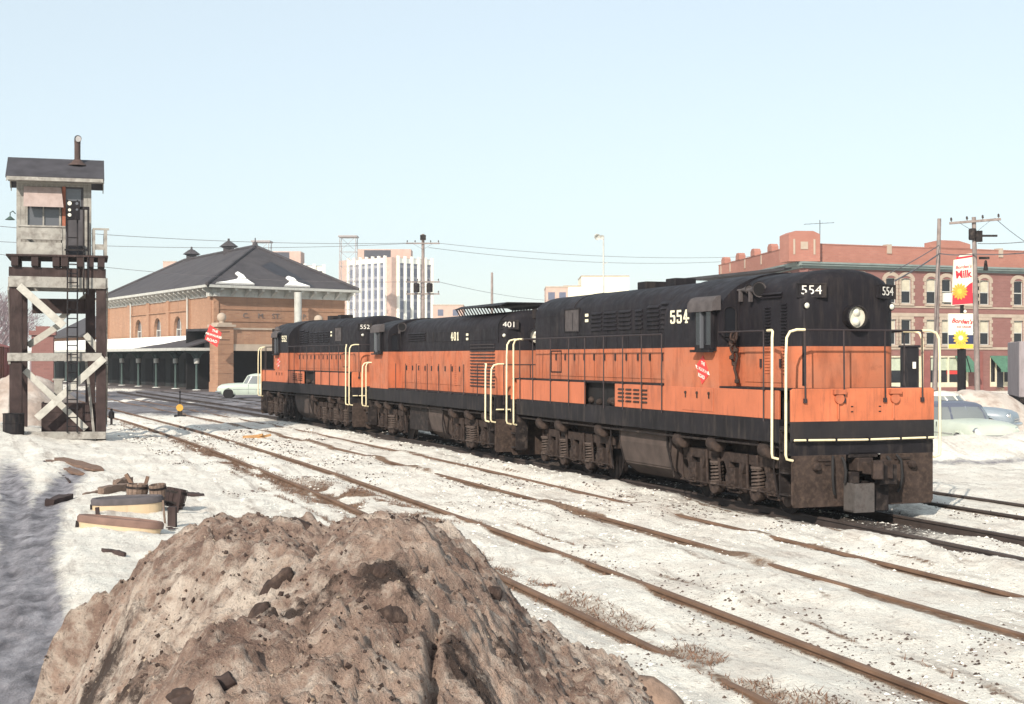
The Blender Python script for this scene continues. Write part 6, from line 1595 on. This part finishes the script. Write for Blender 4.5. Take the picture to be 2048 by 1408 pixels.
    for x, dr in ((L*.5, 1), (-L*.5, -1)):
        MB().tube([(x - dr*.28, -.86, .44), (x - dr*.02, -.74, .44), (x + dr*.07, -.35, .44), (x + dr*.08, 0, .44), (x + dr*.07, .35, .44), (x - dr*.02, .74, .44), (x - dr*.28, .86, .44)], .07, 8).build('bumper', M_CHROME, t, smooth=60)
    MB().box(L*.47, L*.502, -.45, .45, .50, .56).box(L*.47, L*.502, -.42, .42, .60, .64).build('grille', M_CHROME, t)
    return t
M_CARGL = glassy('car_glass', (.17, .185, .19), .12)  # whitish reflection of the car windows put into the base colour
def paint(name, c): return mk(name, c, .35, var=.06, vs=1.5, col2=sc(c, .6), amt=(.6, .85), c2s=2)
M_MINT = paint('mint_car_paint', (.42, .48, .42)); M_MINT2 = paint('pale_green_car_paint', (.46, .50, .43)); M_NAVYC = paint('slate_car_roof', (.10, .11, .15)); M_IVORY = paint('ivory_car_paint', (.68, .66, .56)); M_TEAL = paint('grey_car_paint', (.22, .26, .30))
c0 = GP(428, 797)
sedan((c0.x + 2.55, c0.y + .9, 0), R(186), 'pale mint rounded car parked by the porch, beyond the last locomotive', M_MINT, M_MINT, H=1.70)
pA = PX(1928, 830, 42.5)
sedan((13.75, 43.8, -.10), R(-80), 'pale green car with slate blue roof half buried behind the snow bank', M_MINT2, M_NAVYC, H=1.56)
pB = PX(1893, 800, 51)
sedan((15.9, 52.0, -.02), R(-30), 'ivory roofed car parked behind the slate roofed one', M_TEAL, M_IVORY, H=1.60)
# grey lorry at the right edge
LR = thing('delivery_truck', PX(2038, 830, 66), R(-14), 'grey box lorry cut off by the right picture edge', 'truck'); LR.location.z = 0
gm = mk('grey_truck_box', (.27, .235, .245), .7, var=.1, vs=1.2, col2=(.17, .15, .15), streak=True)
MB().box(0, 2.3, 0, 5.5, .95, 3.55).build('truck_box', gm, LR, bevel=.03)
for k in range(4): MB().box(.02 + .56*k, .06 + .56*k, -.03, -.001, 1.0, 3.5).build('box_rib', gm, LR)
MB().box(.05, 2.25, .1, 5.4, .7, .94).build('chassis', M_GRIME_D, LR)
for y in (1.2,): 
    for x in (.22, 2.05): MB().lathe([(0, -.12), (.25, -.12), (.42, -.13), (.47, -.08), (.47, .08), (.42, .13), (0, .12)], (x, y, .47), (1, 0, 0), 20).build('wheel', M_RUBBER, LR, smooth=40)
ec = thing('equipment_cabinet', ((1819 - 1024) / F * 58, 58, 0), R(8), 'dark trackside cabinet with small white plate behind the front deck of the nearest locomotive', 'cabinet')
MB().box(-.30, .30, -.25, .25, 0, 3.2).box(-.36, .36, -.3, .3, 3.2, 3.3).build('cabinet_box', M_BLACK, ec, bevel=.02)
MB().box(.02, .16, -.262, -.252, 2.35, 2.62).build('white_plate', M_WHITE, ec); MB().box(-.26, .26, -.27, -.252, .2, 1.5).build('cabinet_door', M_GRIME_D, ec)
# dirty snow pile behind the cars
def bank(name, c, rx, ry, h, seed, label, mat, amp=.35):
    n, k = 48, 20; m = MB(); secs = []
    for j in range(k + 1):
        f = j / k; ring = []
        for i in range(n):
            a = 2*math.pi*i/n; rr = f * (1 + .22*(float(fbm(math.cos(a)*1.5 + seed, math.sin(a)*1.5, seed, 2)) - .5))
            x, y = rx*rr*math.cos(a), ry*rr*math.sin(a)
            z = h * (1 - f**1.7) * (1 + amp*(float(fbm(x*.9 + seed, y*.9, seed + 2, 4)) - .5)) + .14*(1-f)*(float(fbm(x*3, y*3, seed + 5, 3)) - .5) - .15*f
            ring.append((x, y, z))
        secs.append(ring)
    o = m.loft(secs, True, False, True).build(name, mat, smooth=80); o.location = c
    return o
M_PILE2 = mk('grey_ploughed_snow', (.50, .44, .39), .9, var=.15, vs=1.5, col2=(.30, .235, .20), amt=(.46, .66), c2s=1.6, bump=.6, bs=6, bd=.06)
M_PILE3 = mk('brown_ploughed_snow', (.36, .29, .25), .9, var=.25, vs=1.5, col2=(.55, .50, .46), amt=(.45, .7), c2s=1.2, bump=.6, bs=6, bd=.06)
o = bank('snow_pile', PX(1962, 800, 56) * 1, 2.9, 2.2, 1.6, 3, '', M_PILE2); o.location.z = .05
tag(o, 'grey ploughed snow pile behind the parked cars below the milk sign', 'snow pile')
o = bank('snow_pile', (-18.9, 55, 0), 2.9, 4.5, 2.3, 9, '', M_PILE3); o.location.z = -.1
tag(o, 'brownish snow pile left of the watch tower legs', 'snow pile')

# ------------------------------------------------------------------ small yard things
ss = thing('switch_stand', GP(360, 833), 0, 'small switch stand with round yellow target beside the far end of the near track', 'switch stand')
MB().box(-.25, .25, -.12, .12, -.05, .08).cyl((0,0,.05), (0,0,1.1), .03, n=8).box(-.10, .10, -.06, .06, .05, .30).build('stand_base', M_BLACK, ss, smooth=40)
MB().lathe([(.06, -.012), (.165, -.012), (.165, .012), (.06, .012)], (0, -.05, .42), (0, 1, 0), 20).build('target', mk('dull_amber', (.50, .27, .04), .6), ss)
MB().lathe([(0,0),(.05,.02),(.05,.1),(0,.14)], (0,0,1.1), (0,0,1), 8).build('lamp_tip', M_BLACK, ss)
s2 = thing('ground_throw', GP(223, 852), 0, 'small black switch lamp in the snow right of the watch tower', 'switch lamp')
MB().box(-.14, .14, -.14, .14, -.05, .06).lathe([(.05, .05), (.05, .3), (.12, .32), (.12, .55), (.05, .62), (.05, .70), (0, .72)], (0,0,0), (0,0,1), 10).build('lamp_body', M_BLACK, s2, smooth=40)
om = GP(512, 878)
o = MB().beam((-.45, 0, .06), (.1, .05, .10), .10, .10).beam((.05, -.05, .04), (.5, .1, .14), .08, .08).beam((-.1, .1, .08), (.25, -.1, .16), .07, .07).build('orange_boards', mk('dull_orange_wood', (.36, .20, .085), .8, var=.3, vs=8)); o.location = om
tag(o, 'few short orange boards lying in the snow between the tracks', 'boards')

# tubs and kegs half buried in the snow
M_TAN = mk('tan_enamel', (.50, .385, .255), .6, var=.1, vs=3, col2=(.33, .24, .16), amt=(.55, .8), streak=True, c2s=2.5)
M_RIMG = mk('grey_rubber_rim', (.085, .075, .08), .8, var=.2, vs=8)
def tub(loc, rot, W, Lh, h, label, top):
    t = thing('half_buried_tub', loc, 0, label, 'tub', 'half buried tan tubs'); t.rotation_euler = rot
    n = 28
    def out(k): return [(W/2*math.copysign(abs(math.cos(2*math.pi*i/n))**.8, math.cos(2*math.pi*i/n))*k, Lh/2*math.sin(2*math.pi*i/n)*k) for i in range(n)]
    MB().loft([[(x, y, z) for x, y in out(k)] for z, k in ((-.3, .94), (0, .97), (h*.6, 1.0), (h, 1.0))], True, True, True).build('tub_shell', M_TAN, t, smooth=50)
    MB().loft([[(x, y, z) for x, y in out(k)] for z, k in ((h - .055, 1.035), (h + .02, 1.04), (h + .055, 1.0), (h + .06, .90), (h + .03, .86), (h + .025, .5))], True, True, True).build('tub_rim', top, t, smooth=40)
    MB().box(-W/2 - .03, -W/2 + .03, -.05, .05, -.1, h - .05).build('hinge_strap', M_GRIME_D, t)
tub(GP(256, 1030, .0), (R(1), R(-2), R(6)), 1.22, .62, .27, 'larger tan tub with dark grey rim, under the kegs', M_RIMG)
tub(GP(240, 1066, .0) + Vector((0, 0, .075)), (R(-3), R(5), R(-4)), 1.36, .50, .11, 'lower tan tub with brown lid sunk in the snow in front', mk('brown_lid', (.17, .105, .085), .8, var=.2, vs=6))
def keg(px, py, r, h, rot, label, z=.05, mat=None):
    t = thing('wooden_keg', GP(px, py, z), 0, label, 'keg', 'old kegs on the snow'); t.rotation_euler = rot
    n = 14
    st = MB()
    for k in range(n):
        a0, a1 = 2*math.pi*(k + .05)/n, 2*math.pi*(k + .95)/n
        prof = [(r*.84, 0), (r*.97, h*.5), (r*.94, h)]
        vs = []
        for rr, z_ in prof: vs += [(rr*math.cos(a0), rr*math.sin(a0), z_), (rr*math.cos(a1), rr*math.sin(a1), z_)]
        for rr, z_ in prof[::-1]: vs += [((rr-.03)*math.cos(a0), (rr-.03)*math.sin(a0), z_), ((rr-.03)*math.cos(a1), (rr-.03)*math.sin(a1), z_)]
        m_ = len(vs) // 2
        fs = [(2*i, 2*i+1, (2*i+3) % len(vs), (2*i+2) % len(vs)) for i in range(m_)]
        one = MB().add(vs, fs); inst('stave', one.mesh('stave', mat or M_KEG), t)
    hp = MB()
    for z_ in (h*.2, h*.78): hp.lathe([(r*.93, z_ - .02), (r*.99, z_ - .02), (r*.99, z_ + .02), (r*.93, z_ + .02)], (0,0,0), (0,0,1), 20)
    hp.build('hoop', M_GRIME_D, t, smooth=40)
    MB().lathe([(0, h*.72), (r*.9, h*.72), (r*.9, h*.76), (0, h*.78)], (0,0,0), (0,0,1), 14).build('keg_contents', M_CLOD, t)
M_KEG = mk('grey_keg_stave', (.17, .12, .095), .9, var=.3, vs=10, col2=(.13, .09, .07), streak=True, c2s=4)
keg(274, 998, .215, .29, (0, R(3), 0), 'upright keg directly behind the larger tan tub', .10)
keg(318, 1002, .17, .32, (R(4), R(-6), .4), 'narrow keg right of the upright one', .08)
keg(347, 1014, .20, .34, (R(-8), R(12), .2), 'leaning dark keg at the right end of the row', .08, M_WOODD)
def stick(p0, p1, w, h, label, name='plank', mat=None, cat='plank', z=.05, up=(0,0,1)):
    a = GP(*p0, z); b = GP(*p1, z)
    for v in (a, b): v.z = float(terrain(v.x, v.y)) + z
    c = (a + b) / 2
    p0_, p1_ = a - c, b - c; ax = (p1_ - p0_).normalized(); sd_ = ax.cross(Vector((0, 0, 1))).normalized(); q = random.Random(int(p0[0] * 7 + p0[1]))
    ns = 9; secs = []; ta, tb = q.uniform(.5, .9), q.uniform(.5, .9)
    for k in range(ns):
        t = k / (ns - 1); e = ta if k == 0 else tb if k == ns - 1 else 1.0
        cc = p0_.lerp(p1_, t) + ax * (q.uniform(-.04, .04) if k in (0, ns - 1) else 0) + Vector((0, 0, q.uniform(-.012, .008)))
        secs.append([cc + sd_ * (u * w/2 * e + q.uniform(-.05, .05) * w) + Vector((0, 0, v * h/2 * e + q.uniform(-.10, .10) * h)) for u, v in ((-1,-1),(0,-1),(1,-1),(1,0),(1,1),(.3,1.08),(-.4,.96),(-1,1),(-1,0))])
    o = MB().loft(secs, True, True, True).build(name, mat or M_WOODD, smooth=30); o.location = c - Vector((0, 0, .025))
    tag(o, label, cat, 'scrap wood on the snow'); return o
M_WBR = mk('wet_brown_board', (.17, .105, .075), .8, var=.3, vs=6, col2=(.08, .05, .04), streak=True)
stick((118, 920), (198, 940), .42, .06, 'broad brown board lying at the left of the snow field', mat=M_WBR)
stick((97, 922), (162, 952), .22, .06, 'narrower board just left of the broad brown board', mat=M_WBR)
stick((88, 925), (140, 962), .06, .06, 'thin dark lath left of the two brown boards')
stick((98, 1002), (140, 992), .22, .14, 'dark block on the wet path left of the tubs', 'timber_block', cat='block', z=.08)
stick((206, 1110), (253, 1116), .06, .07, 'small dark stick alone in the snow below the tubs', 'stick', cat='stick')
stick((170, 987), (200, 984), .10, .05, 'flat grey board at the left end of the keg row', mat=M_KEG)
stick((200, 986), (255, 978), .20, .16, 'rough grey timber left of the upright keg', 'timber_block', M_KEG, 'block', .09)
stick((230, 975), (262, 968), .16, .20, 'knobbly grey timber behind the upright keg', 'timber_block', M_KEG, 'block', .12)
stick((362, 984), (402, 992), .22, .05, 'leaf shaped dark board at the right of the kegs', mat=M_WOODD)
stick((335, 1050), (350, 1052), .10, .01, 'thin flat scrap at the foot of the dark post', 'scrap', cat='scrap')
def peg(px, py, h, w, lean, label, mat=None, z=0.0):
    p = GP(px, py, z); o = MB().beam((0,0,-.05), (lean[0], lean[1], h), w, w).build('wooden_peg', mat or M_WOODD); o.location = p
    tag(o, label, 'peg', 'pegs among the tubs and kegs')
peg(345, 1052, .32, .13, (.0, 0), 'stout dark post standing in the snow right of the tubs')
peg(331, 1048, .40, .03, (-.04, 0), 'thin pale rod beside the stout dark post', M_KEG)
peg(352, 1030, .45, .05, (.08, 0), 'thin dark rod under the leaning keg')
peg(197, 1040, .22, .06, (-.02, 0), 'dark peg at the left end of the larger tub')
peg(264, 962, .14, .07, (-.12, 0), 'brown peg leaning left out of the upright keg', M_WBR, .33)
peg(290, 968, .15, .06, (.06, 0), 'brown peg leaning right out of the upright keg', M_WBR, .33)

# ------------------------------------------------------------------ bare trees, far left
M_TWIG = mk('bare_twigs', (.23, .175, .19), .95, var=.2, vs=.3)
def bare_tree(x, y, h, seed, label):
    q = random.Random(seed); t = thing('bare_tree', (x, y, 0), q.random()*6, label, 'tree', 'bare trees at far left')
    tr_ = MB(); tw = MB()
    tr_.tube([(0,0,-.2), (.1,0,h*.2), (.0,.1,h*.42)], [h*.028, h*.022, h*.016], 8)
    def grow(p, d, L, r, lev):
        p1 = p + d * L; mid = p.lerp(p1, .5) + Vector((q.uniform(-.06,.06), q.uniform(-.06,.06), .02)) * L
        (tr_ if lev < 2 else tw).tube([p, mid, p1], [r, r*.8, r*.6], 5 if lev < 2 else 3, False)
        if lev >= 5: return
        for k in range(3 if lev < 4 else 3):
            v = Vector((q.gauss(0,1), q.gauss(0,1), q.gauss(.35,.7))).normalized()
            nd = (d * .75 + v * .62).normalized()
            grow(p.lerp(p1, q.uniform(.55, 1)), nd, L * q.uniform(.58, .78), r * .58, lev + 1)
    for k in range(5):
        a = q.random()*6.28; grow(Vector((0, .05, h*(.25 + .04*k))), Vector((math.cos(a)*.6, math.sin(a)*.6, 1)).normalized(), h*.26, h*.012, 1)
    tr_.build('trunk', M_TWIG, t, smooth=60); tw.build('crown', M_TWIG, t)
for k, (px, d, h) in enumerate(((-30, 210, 15), (8, 220, 14.5), (-12, 180, 12), (30, 240, 12.5), (44, 250, 9), (-55, 190, 14), (62, 260, 8.5), (20, 200, 9))):
    bare_tree((px - 1024) / F * d, d, h, 20 + k, ['tallest bare tree at the far left edge, its crown cut off by the picture edge', 'bare tree just right of the tallest one at the left edge', 'bare tree behind the red boxcars, half out of the picture', 'slim bare tree showing left of the tower legs', 'small bare tree seen between the tower legs', 'bare tree just beyond the left picture edge', 'smallest bare tree behind the freight house', 'low bushy bare tree behind the brown snow pile'][k])

# ------------------------------------------------------------------ air
HZ = MB().box(-420, 420, -60, 800, -3.0, 62).mesh('haze', None)
hm = bpy.data.materials.new('thin_winter_haze'); hm.use_nodes = True
nt = hm.node_tree; nt.nodes.clear(); oo = nt.nodes.new('ShaderNodeOutputMaterial'); pv = nt.nodes.new('ShaderNodeVolumePrincipled')
pv.inputs['Color'].default_value = (.90, .93, .97, 1); pv.inputs['Density'].default_value = 0.0004; pv.inputs['Anisotropy'].default_value = 0.2
nt.links.new(pv.outputs[0], oo.inputs['Volume']); HZ.materials.append(hm)
ho = inst('haze', HZ); ho['kind'] = 'stuff'; ho['label'] = 'thin pale winter haze over the whole yard'
